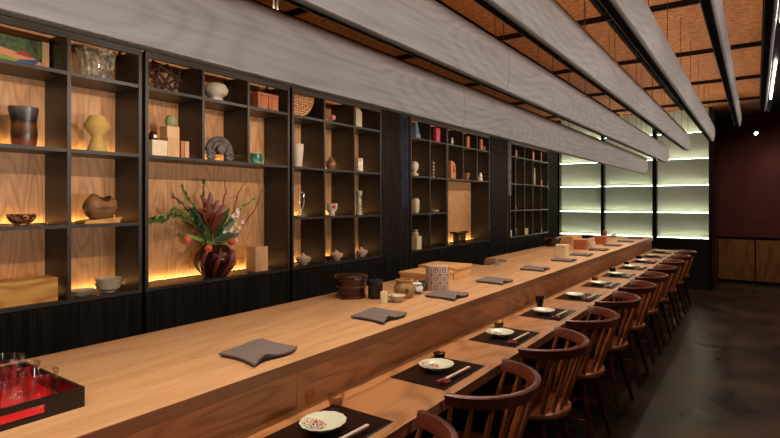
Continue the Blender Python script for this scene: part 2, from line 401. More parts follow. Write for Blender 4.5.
# ------------------------------------------------------------ hanging beams
BX = [-1.392, -1.112, -.841, -.546, -.240, .040]
BH = [.413, .570, .724, .841, 1.028, 1.200]
seam = [2.58, 2.53, 4.4, 4.1, 5.0, 6.0]
bl = ['lowest grey barrel-sided wooden beam, hanging closest to the display cabinets',
      'second grey wooden beam counting from the cabinets, just right of the lowest',
      'third grey wooden beam counting from the cabinets',
      'fourth grey wooden beam counting from the cabinets',
      'fifth grey wooden beam, seen mostly from its dark underside',
      'highest grey beam at the right end, beside the linear track lights']
for i in range(6):
    x = BX[i]; z = 1.45+BH[i]; W = .066; H = .236; y0, y1 = -1.6, 8.5
    t = thing('hanging_beam', bl[i], 'ceiling beam', (x, 0, z), 0, 'hanging wooden beams')
    # grey shell, in two lengths with a fine seam
    prof = []
    for k in range(13):
        a = k/12
        prof.append((W-.003+.020*math.sin(PI*(.04+.92*a))-.003*a, .003+a*(H-.003)))
    poly = prof+[(W-.02, H), (W-.016, .003)]
    for (a, b) in ((y0, seam[i]-.0015), (seam[i]+.0015, y1)):
        bm = bmesh.new(); prism(bm, poly, a, b, 'Y')
        ob('shell', bm, M['beam'], t, smooth=True)
    bm = bmesh.new()
    bx(bm, 0, .004, y0, y1, .009, .03); bx(bm, W-.018, W-.013, y0, y1, -.005, .002)
    ob('rail', bm, M['rail'], t)
    bm = bmesh.new(); bx(bm, .0, .004, y0, y1, .0305, H); ob('back_board', bm, M['matt'], t)
    bm = bmesh.new(); bx(bm, .0045, W-.0165, y0, y1, .014, .03); ob('channel', bm, M['matt'], t)
    bm = bmesh.new(); bx(bm, .0, .045, y0, y1, H+.0003, H+.012); ob('top_tray', bm, M['matt'], t)
    for k in range(13):
        y = -.9+.8*k+(.27 if i % 2 else 0)
        bm = bmesh.new(); tube(bm, [(.03, y, H+.01), (.03, y, 3.0-z)], .0022, 6); ob('suspension_wire', bm, M['wire'], t)
for k, y in enumerate((1.245, 1.262)):
    bm = bmesh.new(); tube(bm, [(0, 0, 0), (0.002, .004, .25), (0, -.003, .90)], .004, 8)
    o = ob('power_cord', bm, M['cord'], loc=(-1.37, y, 2.105)); tag(o, 'white cord dropping onto the lowest beam, %s of the pair' % ('left' if k == 0 else 'right'), 'cord', 'white cords')

# linear track lights right of the highest beam
t = thing('linear_track_light', 'slim black track with long glowing tube lights beside the highest beam', 'track light', (.135, 0, 2.74))
bm = bmesh.new(); bx(bm, -.006, .034, .2, 9.3, .006, .06); ob('track', bm, M['black'], t)
for a, b in ((.6, 1.7), (3.2, 4.65), (5.93, 8.04)):
    bm = bmesh.new(); tube(bm, [(.014, a, -.004), (.014, b, -.004)], .008, 10); ob('tube_light', bm, M['lamp'], t, smooth=True)
for y in (1, 4, 7, 9):
    bm = bmesh.new(); tube(bm, [(.014, y, .06), (.014, y, .27)], .003, 6); ob('hanger', bm, M['black'], t)

def spot(loc, target, power, size, blend=.6, col=(1, .78, .55), rad=.04):
    d = bpy.data.lights.new('spot', 'SPOT'); d.energy = power; d.spot_size = size; d.spot_blend = blend; d.color = col; d.shadow_soft_size = rad
    o = bpy.data.objects.new('spot', d); COL.objects.link(o); o.location = loc
    o.rotation_euler = (Vector(target)-Vector(loc)).to_track_quat('-Z', 'Y').to_euler(); return o

# small spotlight by the red wall
t = thing('spotlight', 'small black spotlight with a bright lens hanging before the red wall', 'spotlight', (-.03, 10.8, 2.6))
bm = bmesh.new(); tube(bm, [(0, 0, .05), (0, 0, .43)], .006, 8); ob('arm', bm, M['black'], t)
bm = bmesh.new(); tube(bm, [(-.015, .05, .05), (.03, -.06, .01)], .03, 16); ob('lamp_head', bm, M['black'], t, smooth=True)
bm = bmesh.new(); tube(bm, [(.03, -.061, .01), (.032, -.066, .009)], .026, 16); ob('lens', bm, emit('spot_lens', (1, .93, .85, 1), 30), t)

# ------------------------------------------------------------ display cabinets
ZR = [.912, 1.325, 1.745, 2.171, 2.386]    # tops of boards (cell floors); last is the underside of the top board
TH = .02
def cabinet(label, ys, niche=False, led=True):
    y0, y1 = ys[0], ys[-1]
    t = thing('display_cabinet', label, 'cabinet', (XC, y0, 0), 0, 'dark oak display cabinets')
    L = lambda y: y-y0
    d0 = XB-XC
    bm = bmesh.new(); bx(bm, d0-.012, d0, 0, y1-y0, .88, 2.62); ob('back_panel', bm, M['plank'], t)
    bm = bmesh.new(); bx(bm, d0, -.03, .01, y1-y0-.01, 0, .10); ob('plinth', bm, M['blackwood'], t)
    bm = bmesh.new(); bx(bm, d0, -.012, .004, y1-y0-.004, .10, .885); ob('base_carcass', bm, M['door'], t)
    # uprights
    for i, y in enumerate(ys):
        if i == 0: a, b = 0, TH
        elif i == len(ys)-1: a, b = L(y)-TH, L(y)
        else: a, b = L(y)-TH/2, L(y)+TH/2
        lo = .912
        if niche and 0 < i < len(ys)-1: lo = ZR[2]+.0
        bm = bmesh.new(); bx(bm, d0, 0, a, b, lo, ZR[4]); bx(bm, 0, .003, a, b, lo, ZR[4], mi=1)
        ob('upright', bm, [M['dark'], M['darkh']], t)
    # boards
    rows = [0, 1, 2, 3, 4]
    if niche: rows = [0, 2, 3, 4]
    for r in rows:
        z = ZR[r]
        if r == 4: z = ZR[4]+TH
        if r in (0, 4) or (niche and r == 2):
            segs = [(0 if r in (0, 4) else TH, (y1-y0) if r in (0, 4) else y1-y0-TH)]
        else:
            segs = []
            for i in range(len(ys)-1):
                a = TH if i == 0 else L(ys[i])+TH/2
                b = L(ys[i+1])-(TH if i == len(ys)-2 else TH/2)
                segs.append((a, b))
        if r == 4:
            bm = bmesh.new(); bx(bm, -.022, .001, 0, y1-y0, ZR[4]-.034, ZR[4]+.016); ob('top_rail', bm, M['darkh'], t)
            continue
        for a, b in segs:
            bm = bmesh.new(); e = .004 if r in (0, 4) else .0
            bx(bm, d0, e-.003, a, b, z-TH+(0 if r != 0 else -.004), z); bx(bm, e-.003, e, a, b, z-TH, z, mi=1)
            ob('shelf', bm, [M['dark'], M['darkh']], t)
    # doors
    n = max(1, round((y1-y0)/.41))
    for i in range(n):
        a = (y1-y0)*i/n; b = (y1-y0)*(i+1)/n
        bm = bmesh.new(); bx(bm, -.012, .006, a+.0015, b-.0015, .105, .884); ob('door', bm, M['door'], t)
    # light strips at the back of each cell
    if led:
        for r in (0, 1, 2):
            if niche and r == 1: continue
            if niche and r == 0: cells = [(TH, y1-y0-TH)]
            else:
                cells = []
                for i in range(len(ys)-1):
                    cells.append((TH if i == 0 else L(ys[i])+TH/2, L(ys[i+1])-(TH if i == len(ys)-2 else TH/2)))
            for a, b in cells:
                bm = bmesh.new(); bx(bm, d0+.03, d0+.034, a+.004, b-.004, ZR[r], ZR[r]+.0055); ob('added_led_lip', bm, M['dark'], t)  # added lip that hides the glowing strip from view
                bm = bmesh.new(); bx(bm, d0+.022, d0+.0298, a+.004, b-.004, ZR[r]+.0002, ZR[r]+.0045); ob('led_strip', bm, M['led'], t)
    return t

def tallpanel(label, y0, y1, n=1):
    t = thing('cabinet_panel', label, 'cabinet panel', (XC, y0, 0))
    for i in range(n):
        a = (y1-y0)*i/n; b = (y1-y0)*(i+1)/n
        bm = bmesh.new(); bx(bm, -.27, .004, a+.002, b-.002, .06, 2.62); ob('panel', bm, M['door'], t)
    bm = bmesh.new(); bx(bm, -.26, -.03, 0.004, y1-y0-.004, 0, .06); ob('plinth', bm, M['blackwood'], t)
    return t

tallpanel('plain dark oak cabinet panel left of the nearest display cabinet', -1.2, .495, 3)
cabinet('nearest dark oak display cabinet with the yellow double-cone vase', [.50, .92, 1.327, 1.742])
cabinet('dark oak display cabinet with the wide niche holding the flower vase', [1.765, 2.18, 2.568, 2.985], niche=True)
cabinet('dark oak display cabinet with the round lattice disc and three lidded jars', [3.012, 3.405, 3.82, 4.25])
tallpanel('plain dark oak panel between the lattice disc cabinet and the navy hanging', 4.254, 4.585)
cabinet('narrow two-column dark cabinet right of the long navy hanging, with the pink box', [4.80, 5.213, 5.62])
cabinet('dark cabinet whose niche holds the little dark wooden bench', [5.625, 6.045, 6.458, 6.86], niche=True)
tallpanel('plain dark oak panel right of the bench niche cabinet', 6.864, 7.48)
cabinet('farthest dark display cabinet beside the glowing green shelves', [7.62, 7.84, 8.23, 8.61, 9.02, 9.42])
tallpanel('dark oak corner panel next to the glowing green shelves', 9.424, 9.97)

# long textile hangings
M['navy'] = mottled('navy_indigo_cloth', [rgb(20, 22, 40), rgb(56, 60, 88), rgb(22, 24, 42)], 24, rough=.85, stretch=(1, 1, .4), bump=.2)
M['greyblue'] = mottled('grey_patterned_cloth', [rgb(90, 88, 96), rgb(140, 136, 140)], 30, rough=.85, stretch=(1, 1, .6), bump=.2)
def hanging(label, y0, y1, z0, z1, mat, wallpanel):
    t = thing('textile_hanging', label, 'textile hanging', (XC, (y0+y1)/2, z0))
    poly = []; w = (y1-y0)/2; n = 24
    for i in range(n+1):
        a = -w+2*w*i/n; poly.append((.016+.008*math.cos(i*1.57)+.006*math.sin(i*.9), a))
    back = [(p[0]-.006, p[1]) for p in poly[::-1]]
    bm = bmesh.new(); prism(bm, poly+back, 0, z1-z0, 'Z'); ob('cloth', bm, mat, t, smooth=True)
    bm = bmesh.new(); tube(bm, [(.016, -w-.01, z1-z0+.006), (.016, w+.01, z1-z0+.006)], .008, 10); ob('rod', bm, M['black'], t, smooth=True)
    return t
tallpanel('dark oak backing panel behind the navy hanging', 4.589, 4.796)
hanging('long narrow navy indigo textile hanging on the dark cabinet wall', 4.60, 4.70, 1.38, 2.36, M['navy'], None)
tallpanel('dark oak backing panel behind the grey far hanging', 7.484, 7.616)
hanging('narrow grey patterned textile hanging beside the farthest cabinet', 7.50, 7.60, 1.55, 2.36, M['greyblue'], None)
for i, y in enumerate((4.583, 4.782, 7.478)):
    bm = bmesh.new(); bx(bm, XC+.004, XC+.014, y, y+.014, .06, 2.38); struct('trim_%d' % (60+i), bm, M['darkh'], 'slim vertical edge trim on the cabinet wall')

# ------------------------------------------------------------ glowing green shelves at the far end
t = thing('backlit_shelving', 'backlit pale green glass shelving wall at the far end', 'shelving', (-3.1, 10.0, 0))
UX = [(-.03, .03), (.78, .835), (1.63, 1.70), (2.465, 2.515)]
for a, b in UX:
    bm = bmesh.new(); bx(bm, a, b, -.012, .3, .0 if a > 2 else .83, 3.05); ob('mullion', bm, M['blackwood'], t)
bm = bmesh.new(); bx(bm, -.03, 2.465, .0, .3, 0, .83); ob('base', bm, plain('black_base_panel', rgb(22, 20, 19), .5), t)
GZ = [.845, 1.27, 1.73, 2.175, 2.61, 3.05]
for i in range(3):
    a = UX[i][1]+.001; b = UX[i+1][0]-.001
    for r in range(5):
        z = GZ[r]
        bm = bmesh.new(); bx(bm, a, b, .03, .2, z-.012, z); ob('glass_shelf', bm, plain('shelf_edge', rgb(96, 108, 88), .3) if not (i or r) else bpy.data.materials['shelf_edge'], t)
        bm = bmesh.new(); bx(bm, a, b, .115, .13, z+.001, GZ[r+1]-.014); ob('frosted_panel', bm, M['frost'], t)
        bm = bmesh.new(); bx(bm, a+.002, b-.002, .034, .044, z+.0002, z+.0035); ob('led_strip', bm, M['ledg'], t)
bm = bmesh.new(); bx(bm, -.03, 2.52, .31, 1.19, 0, 3.05); struct('wall_partition', bm, M['ceil'], 'dark partition behind the glowing shelves').location = (-3.1, 10.0, 0)
M['sideoak'] = wood('partition_side_oak', rgb(62, 36, 28), rgb(44, 26, 20), stretch=(6, 6, 1), rings=4, rough=.5)
bm = bmesh.new(); bx(bm, -.579, -.565, 10.33, 11.155, 0, 3.05); struct('trim_70', bm, M['sideoak'], 'wood clad side of the partition')

# ------------------------------------------------------------ counters
ZU = .912; ZL = .74
t = thing('upper_counter', 'long raised pale wood chef counter with its panelled front', 'counter', (0, 0, 0))
CE = 8.72
def edge(bm):  # front faces take the darker wood with shade in its colour
    bm.normal_update()
    for f in bm.faces:
        if f.normal.x > .8: f.material_index = 1
bm = bmesh.new()
bx(bm, -2.045, -1.272, -1.2, 4.09, ZU-.042, ZU, .003); edge(bm); ob('countertop', bm, [M['counter'], M['edge']], t)
bm = bmesh.new(); bx(bm, -1.86, -1.272, 4.0901, CE, ZU-.042, ZU, .002); edge(bm); ob('countertop', bm, [M['counter'], M['edge']], t)
bm = bmesh.new(); bx(bm, -2.045, -1.8601, 4.40, CE, ZU-.042, ZU, .002)
ob('prep_counter', bm, M['counter'], t)
for k in range(4):
    a = -1.2+k*2.48; b = a+2.478
    bm = bmesh.new(); bx(bm, -1.31, -1.292, a, b, ZL-.1, ZU-.0425, .0015); ob('front_panel', bm, M['riser'], t)
bm = bmesh.new(); bx(bm, -2.0, -1.32, -1.2, 4.08, .08, ZU-.043); bx(bm, -1.84, -1.32, 4.08, CE, .08, ZU-.043); bx(bm, -2.0, -1.84, 4.42, CE, .08, ZU-.043)
ob('base', bm, M['door'], t)
bm = bmesh.new(); bx(bm, -1.95, -1.35, -1.2, CE, 0, .08); ob('plinth', bm, M['blackwood'], t)
M['shoji'] = M['counter']
o = ob('cutting_board', (lambda b_: (bx(b_, -.105, .105, 0, 3.2, 0, .022, .004), b_)[1])(bmesh.new()), M['counter'], loc=(-1.935, 4.42, ZU))
tag(o, 'long raised wooden prep board on the back edge of the chef counter', 'prep board')
t = thing('lower_counter', 'lower pale wood dining counter with the place settings', 'counter', (0, 0, 0))
bm = bmesh.new(); bx(bm, -1.291, -.917, -1.2, CE, ZL-.042, ZL, .003); edge(bm); ob('countertop', bm, [M['lower'], M['edge']], t)
for y in (-.9, .85, 2.25, 3.64, 5.03, 6.43, 7.82, 8.6):
    bm = bmesh.new(); prism(bm, [(-1.285, ZL-.043), (-1.02, ZL-.043), (-1.02, ZL-.08), (-1.285, ZL-.3)], y-.02, y+.02, 'Y'); ob('bracket', bm, M['blackwood'], t)
bm = bmesh.new(); bx(bm, -1.291, -1.275, -1.2, CE, .0, ZL-.305); ob('modesty_panel', bm, M['blackwood'], t)

# ------------------------------------------------------------ chairs
def make_chair(label, loc):
    """local frame: +x is the back of the chair (away from the counter)"""
    t = thing('spindle_chair', label, 'chair', loc, 0, 'spindle chairs along the counter')
    # seat: dished round
    bm = bmesh.new()
    lathe(bm, [(0, .408), (.17, .408), (.205, .425), (.212, .44), (.207, .452), (.19, .454), (.12, .446), (0, .440)], 40)
    ob('seat', bm, M['chairseat'], t, smooth=True)
    # horseshoe crest rail
    cx = .055; R = .238; pts = []; RX = .215
    for k in range(33):
        a = -PI/2+PI*k/32
        pts.append((cx+math.cos(a)*RX, math.sin(a)*R))
    bm = bmesh.new(); n = len(pts); rings = []
    for i, (x, y) in enumerate(pts):
        s = abs(i-(n-1)/2)/((n-1)/2)
        dx = pts[min(i+1, n-1)][0]-pts[max(i-1, 0)][0]; dy = pts[min(i+1, n-1)][1]-pts[max(i-1, 0)][1]
        l = math.hypot(dx, dy); nx, ny = dy/l, -dx/l
        h = .047-.003*s; th = .013; top = .778; lean = .010
        sec = [(-th, top-h), (th-.002, top-h), (th+lean, top-.004), (th+lean-.005, top), (-th+lean+.004, top), (-th+lean, top-.004)]
        rings.append([bm.verts.new((x+nx*o_, y+ny*o_, z_)) for o_, z_ in sec])
    for a, b in zip(rings, rings[1:]):
        m_ = len(a)
        for q in range(m_): bm.faces.new((a[q], a[(q+1) % m_], b[(q+1) % m_], b[q]))
    bm.faces.new(rings[0]); bm.faces.new(rings[-1][::-1])
    ob('crest_rail', bm, M['chair'], t, smooth=True)
    # spindles
    for k in range(10):
        a = math.radians(-86+172*k/9)
        tx, ty = cx+math.cos(a)*RX, math.sin(a)*R*.99
        b2 = a*1.0; sx_, sy_ = math.cos(b2)*.178, math.sin(b2)*.178
        if abs(a) > 1.3: sx_ = .0
        bm = bmesh.new()
        tube(bm, [(sx_, sy_, .443), (sx_*.7+tx*.3, sy_*.7+ty*.3, .54), (tx, ty, .73)], [.008, .0125, .008], 8)
        ob('spindle', bm, M['spindle'], t, smooth=True)
    # legs and stretchers
    feet = [(-.20, -.20), (-.20, .20), (.20, -.20), (.20, .20)]; tops = [(-.115, -.115), (-.115, .115), (.115, -.115), (.115, .115)]
    at = lambda i, h: tuple(feet[i][j]+(tops[i][j]-feet[i][j])*h/.41 for j in (0, 1))+(h,)
    for i in range(4):
        bm = bmesh.new(); tube(bm, [(*feet[i], 0), at(i, .2), (*tops[i], .412)], [.0105, .0165, .0145], 12); ob('leg', bm, M['chair'], t, smooth=True)
    for i, j in ((0, 2), (1, 3)):
        bm = bmesh.new(); tube(bm, [at(i, .19), tuple((a+b)/2 for a, b in zip(at(i, .19), at(j, .19))), at(j, .19)], [.006, .009, .006], 10); ob('stretcher', bm, M['spindle'], t, smooth=True)
    p = [tuple((a+b)/2 for a, b in zip(at(0, .19), at(2, .19))), tuple((a+b)/2 for a, b in zip(at(1, .19), at(3, .19)))]
    bm = bmesh.new(); tube(bm, p, .007, 10); ob('stretcher', bm, M['spindle'], t, smooth=True)
    return t
YK = [1.20+.697*k for k in range(11)]
XCH = -.945
lab = lambda k: 'walnut spindle chair with horseshoe back at the counter, '+from_near(k, 11)
ch0 = make_chair(lab(0), (XCH, YK[0]-.02, 0))
for k in range(1, 11): dup(ch0, (XCH, YK[k]-.04, 0), lab(k), rz=random.uniform(-.03, .03))

# ------------------------------------------------------------ place settings
def placemat(k, src=None):
    l = 'dark brown rectangular placemat, '+from_near(k, 11)
    if src is None:
        bm = bmesh.new(); bx(bm, -.126, .126, -.178, .178, 0, .003, .001); o = ob('placemat', bm, M['mat'])
        tag(o, l, 'placemat', 'placemats on the lower counter')
    else:
        o = src.copy(); COL.objects.link(o); o['label'] = l
    o.location = (-1.083, YK[k], ZL); return o
pm = None
for k in range(11):
    o = placemat(k, pm); pm = pm or o
def plate(k, src=None):
    l = 'pale celadon dish with painted blossom on the placemat, '+from_near(k, 11)
    if src is None:
        bm = bmesh.new()
        lathe(bm, [(0, 0), (.03, 0), (.032, .005), (.052, .010), (.073, .022), (.076, .0255), (.0735, .0255), (.05, .0145), (.03, .010), (0, .009)], 64, sx=.92, sy=1.0)
        for v in bm.verts:
            a = math.atan2(v.co.y, v.co.x); q = 1+.022*math.cos(14*a)*(math.hypot(v.co.x, v.co.y)/.076)**3; v.co.x *= q; v.co.y *= q
        o = ob('dish', bm, M['plate'], smooth=True); tag(o, l, 'dish', 'celadon dishes on the placemats')
    else: o = src.copy(); COL.objects.link(o); o['label'] = l
    o.location = (-1.104, YK[k]+(.006, .012, -.02, -.03)[min(k, 3)], ZL+.0032); o.rotation_euler = (0, 0, 0 if k == 0 else random.uniform(-.5, .5)); return o
pl = None
for k in range(11):
    o = plate(k, pl); pl = pl or o
# cups
def tumbler(name, label, loc, r0, r1, h, mat, th=.003, cat='glass', foot=None, group=None):
    bm = bmesh.new()
    b = .008 if mat in (M['glass'], M['thinglass'], M['amber'], M['smoke']) else .006
    lathe(bm, [(0, 0), (r0-.002, 0), (r0, .002), (r1, h), (r1-th*.5, h+.001), (r1-th, h), (r0-th, b), (0, b)], 32)
    o = ob(name, bm, mat, loc=loc, smooth=True); return tag(o, label, cat, group)
cz = ZL+.0001
tumbler('sake_glass', 'clear tapered sake glass with dark foot behind the nearest dish', (-1.17, YK[0]+.142, cz+.0), .018, .0305, .052, M['smoke_thin'])
tumbler('sake_cup', 'small dark smoky cup behind the second dish from the near end', (-1.158, YK[1]+.132, cz), .019, .028, .036, M['smoke'], cat='cup')
tumbler('sake_cup', 'small gold rimmed sake cup behind the third dish from the near end', (-1.175, YK[2]+.134, cz), .020, .030, .042, M['gold'], cat='cup')
tumbler('sake_glass', 'tall flared dark purple glass behind the fourth dish from the near end', (-1.203, YK[3]+.19, cz), .019, .031, .068, M['darkglass'])
tumbler('sake_glass', 'amber tinted small glass behind the sixth dish from the near end', (-1.17, YK[5]+.13, cz), .021, .028, .045, M['amber'])
tumbler('sake_cup', 'squat black cup behind the seventh dish from the near end', (-1.176, YK[6]+.16, cz), .027, .031, .05, M['darkglass'], cat='cup')
tumbler('sake_glass', 'brownish small glass behind the eighth dish from the near end', (-1.177, YK[7]+.16, cz), .022, .028, .042, M['smoke'])
tumbler('sake_cup', 'wide black cup behind the ninth dish from the near end', (-1.165, YK[8]+.15, cz), .034, .038, .052, M['darkglass'], cat='cup')
tumbler('sake_glass', 'small clear glass behind the farthest dish', (-1.185, YK[10]+.2, cz), .022, .028, .045, M['glass'])
# chopsticks and rests
def chop(k, src=None):
    l = 'white sleeved chopsticks on the placemat, '+from_near(k, 11)
    if src is None:
        t = thing('chopsticks', l, 'chopsticks', (0, 0, 0), 0, 'sleeved chopsticks on the placemats')
        bm = bmesh.new(); bx(bm, -.0065, .0065, -.085, .10, .011, .017, .002); ob('paper_sleeve', bm, M['paper'], t)
        for s in (-1, 1):
            bm = bmesh.new(); tube(bm, [(s*.004, -.13, .014), (s*.004, -.094, .0145)], [.0018, .003], 8); ob('stick', bm, M['chair'], t, smooth=True)
        return t
    return dup(src, (0, 0, 0), l)
def rest(k, src=None):
    l = 'small dark red folded rest under the chopsticks, '+from_near(k, 11)
    if src is None:
        bm = bmesh.new()
        prism(bm, [(-.02, -.03), (.0, -.036), (.024, -.018), (.02, .014), (-.004, .024), (-.022, .01)], 0, .008, 'Z')
        o = ob('chopstick_rest', bm, M['redrest']); tag(o, l, 'chopstick rest', 'folded chopstick rests')
        return o
    o = src.copy(); COL.objects.link(o); o['label'] = l; return o
c0 = r0 = None
for k in range(11):
    o = chop(k, c0); c0 = c0 or o; o.location = (-.99, YK[k]-.018, ZL+.0035); o.rotation_euler = (0, 0, -.05)
    q = rest(k, r0); r0 = r0 or q; q.location = (-.998, YK[k]-.105, ZL+.0035); q.rotation_euler = (0, 0, random.uniform(-.2, .2))

# napkins on the upper counter
def napkin_mesh():
    bm = bmesh.new(); nx, ny = 16, 22
    LL, BB, RR, TT = Vector((-.088, -.10, 0)), Vector((.114, -.118, 0)), Vector((.078, .118, 0)), Vector((-.11, .118, 0))
    def sheet(z0, k, shift, amp, th=.006):
        grid = [[], []]
        for s in (0, 1):
            for i in range(nx+1):
                row = []
                for j in range(ny+1):
                    u = i/nx; v = j/ny     # u: towards the guests, v: along the counter
                    p = (LL*(1-u)+BB*u)*(1-v)+(TT*(1-u)+RR*u)*v
                    p = p*k+Vector((shift[0], shift[1], 0))
                    p.y += .016*math.sin(PI*u)*(1-v)-.010*math.sin(PI*u)*v
                    p.x += -.014*math.sin(2*PI*v)*(.3+.7*u)
                    z = z0+amp*(math.exp(-((v-.30)/.13)**2)*u**2*1.0+.5*math.exp(-((v-.75)/.2)**2)*(1-u)**2)
                    row.append(bm.verts.new((p.x, p.y, z+s*th)))
                grid[s].append(row)
        a, b = grid
        for i in range(nx):
            for j in range(ny):
                bm.faces.new((a[i][j], a[i][j+1], a[i+1][j+1], a[i+1][j])); bm.faces.new((b[i][j], b[i+1][j], b[i+1][j+1], b[i][j+1]))
        for j in range(ny):
            for i in (0, nx): bm.faces.new((a[i][j], a[i][j+1], b[i][j+1], b[i][j]))
        for i in range(nx):
            for j in (0, ny): bm.faces.new((a[i][j], a[i+1][j], b[i+1][j], b[i][j]))
    sheet(.0003, .90, (-.012, .006), .002, .006); sheet(.0075, 1.0, (0, 0), .013, .006)
    return bm
l = lambda k: 'folded mauve grey linen napkin on the chef counter, '+from_near(k, 11)
nk = ob('napkin', napkin_mesh(), M['napkin'], smooth=True); tag(nk, l(0), 'napkin', 'folded napkins on the chef counter')
NY = [1.265, 1.985, 2.64, 3.30, 4.08, 4.84, 5.44, 6.13, 6.85, 7.6, 8.3]
for k in range(11):
    o = nk if k == 0 else nk.copy()
    if k: COL.objects.link(o); o['label'] = l(k)
    o.location = (-1.44, NY[k]-.03, ZU+.0003); o.rotation_euler = (0, 0, [.02, 0, 0, -.03, .02, 0, .03, 0, -.02, 0, .02][k])

# ------------------------------------------------------------ tray with glasses (left foreground)
t = thing('serving_tray', 'black and red lacquer tray with a slot handle, near end of chef counter', 'tray', (-1.635, .517, ZU))
hw, hl, th_, hh = .19, .14, .008, .052
bm = bmesh.new(); bx(bm, -hw+th_, hw-th_, -hl+th_, hl-th_, .004, .009); ob('tray_floor', bm, M['red'], t)
bm = bmesh.new(); bx(bm, -hw+th_, hw-th_, -hl+th_, hl-th_, 0, .004); ob('underside', bm, M['blackwood'], t)
for s in (-1, 1):   # long sides with slot
    bm = bmesh.new(); xa, xb = (hw-th_, hw) if s > 0 else (-hw, -hw+th_)
    bx(bm, xa, xb, -hl, hl, 0, .013); bx(bm, xa, xb, -hl, hl, .036, hh)
    bx(bm, xa, xb, .048, hl, .013, .036); bx(bm, xa, xb, -hl, -.048, .013, .036)
    bmesh.ops.remove_doubles(bm, verts=bm.verts, dist=1e-5)
    ob('side', bm, M['blackwood'], t)
    bm = bmesh.new(); ya, yb = (hl-th_, hl) if s > 0 else (-hl, -hl+th_)
    bx(bm, -hw+th_, hw-th_, ya, yb, 0, hh); ob('end', bm, M['blackwood'], t)
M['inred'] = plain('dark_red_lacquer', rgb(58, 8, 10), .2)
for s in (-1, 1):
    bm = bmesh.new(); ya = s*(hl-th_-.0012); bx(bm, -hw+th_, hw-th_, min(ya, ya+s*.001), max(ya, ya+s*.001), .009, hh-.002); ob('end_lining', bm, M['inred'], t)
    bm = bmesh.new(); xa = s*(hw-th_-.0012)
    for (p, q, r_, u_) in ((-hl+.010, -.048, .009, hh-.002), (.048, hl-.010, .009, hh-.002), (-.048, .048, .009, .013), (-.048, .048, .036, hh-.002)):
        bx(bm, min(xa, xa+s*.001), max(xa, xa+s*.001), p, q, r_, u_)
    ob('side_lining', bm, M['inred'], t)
GP = [(-1.533, .585), (-1.643, .583), (-1.752, .585), (-1.535, .462), (-1.645, .464), (-1.75, .46)]
GL = ['clear tumbler at the front right corner of the red tray', 'clear tumbler in the middle of the right-hand row in the red tray', 'clear tumbler at the back of the right-hand row in the red tray',
      'clear tumbler at the front of the left-hand row, behind the tray slot', 'clear tumbler in the middle of the left-hand row in the red tray', 'clear tumbler at the back of the left-hand row in the red tray']
g0 = None
for (x, y), lb in zip(GP[:6], GL[:6]):
    if g0 is None:
        g0 = tumbler('tumbler', lb, (x, y, ZU+.0095), .033, .0435, .085, M['thinglass'], th=.0018, group='tumblers in the tray'); o = g0
        # thin-walled, lower base
    else: o = g0.copy(); COL.objects.link(o); o['label'] = lb
    o.location = (x, y, ZU+.0095)

# ------------------------------------------------------------ things on the upper counter
def single(name, bm, mat, loc, label, cat, rz=0, smooth=False, group=None):
    return tag(ob(name, bm, mat, loc=loc, rz=rz, smooth=smooth), label, cat, group)
def lidded(name, label, loc, r, h, mat, lidmat, bands=2):
    t = thing(name, label, 'tub', loc)
    bm = bmesh.new(); lathe(bm, [(0, 0), (r*.9, 0), (r*.93, .004), (r*.97, h*.76), (0, h*.76)], 40)
    ob('body', bm, mat, t, smooth=True)
    bm = bmesh.new(); lathe(bm, [(0, h*.765), (r*1.03, h*.765), (r*1.05, h*.80), (r*1.05, h*.96), (r*1.01, h), (r*.9, h*.985), (0, h*.975)], 40); ob('lid', bm, lidmat, t, smooth=True)
    for k in range(bands):
        z = h*(.06+.42*k)
        bm = bmesh.new()
        lathe(bm, [(r*.9, z), (r*.985, z), (r*.99, z+.003), (r*.985, z+.006), (r*.9, z+.006)], 40); ob('band', bm, M['chair'], t, smooth=True)
    return t
lidded('rice_tub', 'round dark brown lacquered lidded tub on the chef counter near the cabinets', (-1.875, 2.28, ZU), .088, .128, M['jarred'], M['jarred'])
t = thing('caddy', 'black cylindrical jar with small white objects on its lid', 'jar', (-1.74, 2.33, ZU))
bm = bmesh.new(); lathe(bm, [(0, 0), (.039, 0), (.041, .003), (.041, .092), (0, .092)], 32); ob('body', bm, M['blackwood'], t, smooth=True)
bm = bmesh.new(); lathe(bm, [(0, .0925), (.043, .0925), (.043, .1), (.03, .105), (0, .106)], 32); lathe(bm, [(0, .105), (.009, .105), (.012, .116), (0, .12)], 16); ob('lid', bm, M['black'], t, smooth=True)
bm = bmesh.new()
bx(bm, -.019, .019, -.008, .008, 0, .062, .003); single('wood_block', bm, M['cream'], (-1.62, 2.245, ZU), 'small pale upright wooden block before the black jar', 'block', rz=.9)
bm = bmesh.new(); lathe(bm, [(0, 0), (.02, 0), (.022, .005), (.038, .02), (.047, .036), (.045, .037), (.034, .022), (0, .01)], 36, wob=.05); single('sauce_bowl', bm, M['offwhite'], (-1.585, 2.315, ZU), 'small cream bowl between the pale block and the brown jar', 'bowl', smooth=True)
t = thing('spout_spoon', 'small dark spoon resting in the cream bowl', 'spoon', (-1.585, 2.315, ZU+.014))
bm = bmesh.new(); tube(bm, [(-.03, -.01, .02), (0, .0, .0), (.008, .003, -.0018)], [.003, .0025, .006], 8); ob('handle', bm, M['black'], t, smooth=True)
t = thing('storage_jar', 'squat ochre brown glazed jar with a wide lip and round dark seal', 'jar', (-1.625, 2.45, ZU))
bm = bmesh.new(); lathe(bm, [(0, 0), (.04, 0), (.054, .02), (.06, .045), (.057, .068), (.046, .082), (.044, .088), (.052, .096), (.05, .1), (.04, .1), (.038, .086), (0, .08)], 40)
ob('body', bm, mottled('ochre_glaze', [rgb(150, 112, 62), rgb(176, 138, 84)], 14, .35), t, smooth=True)
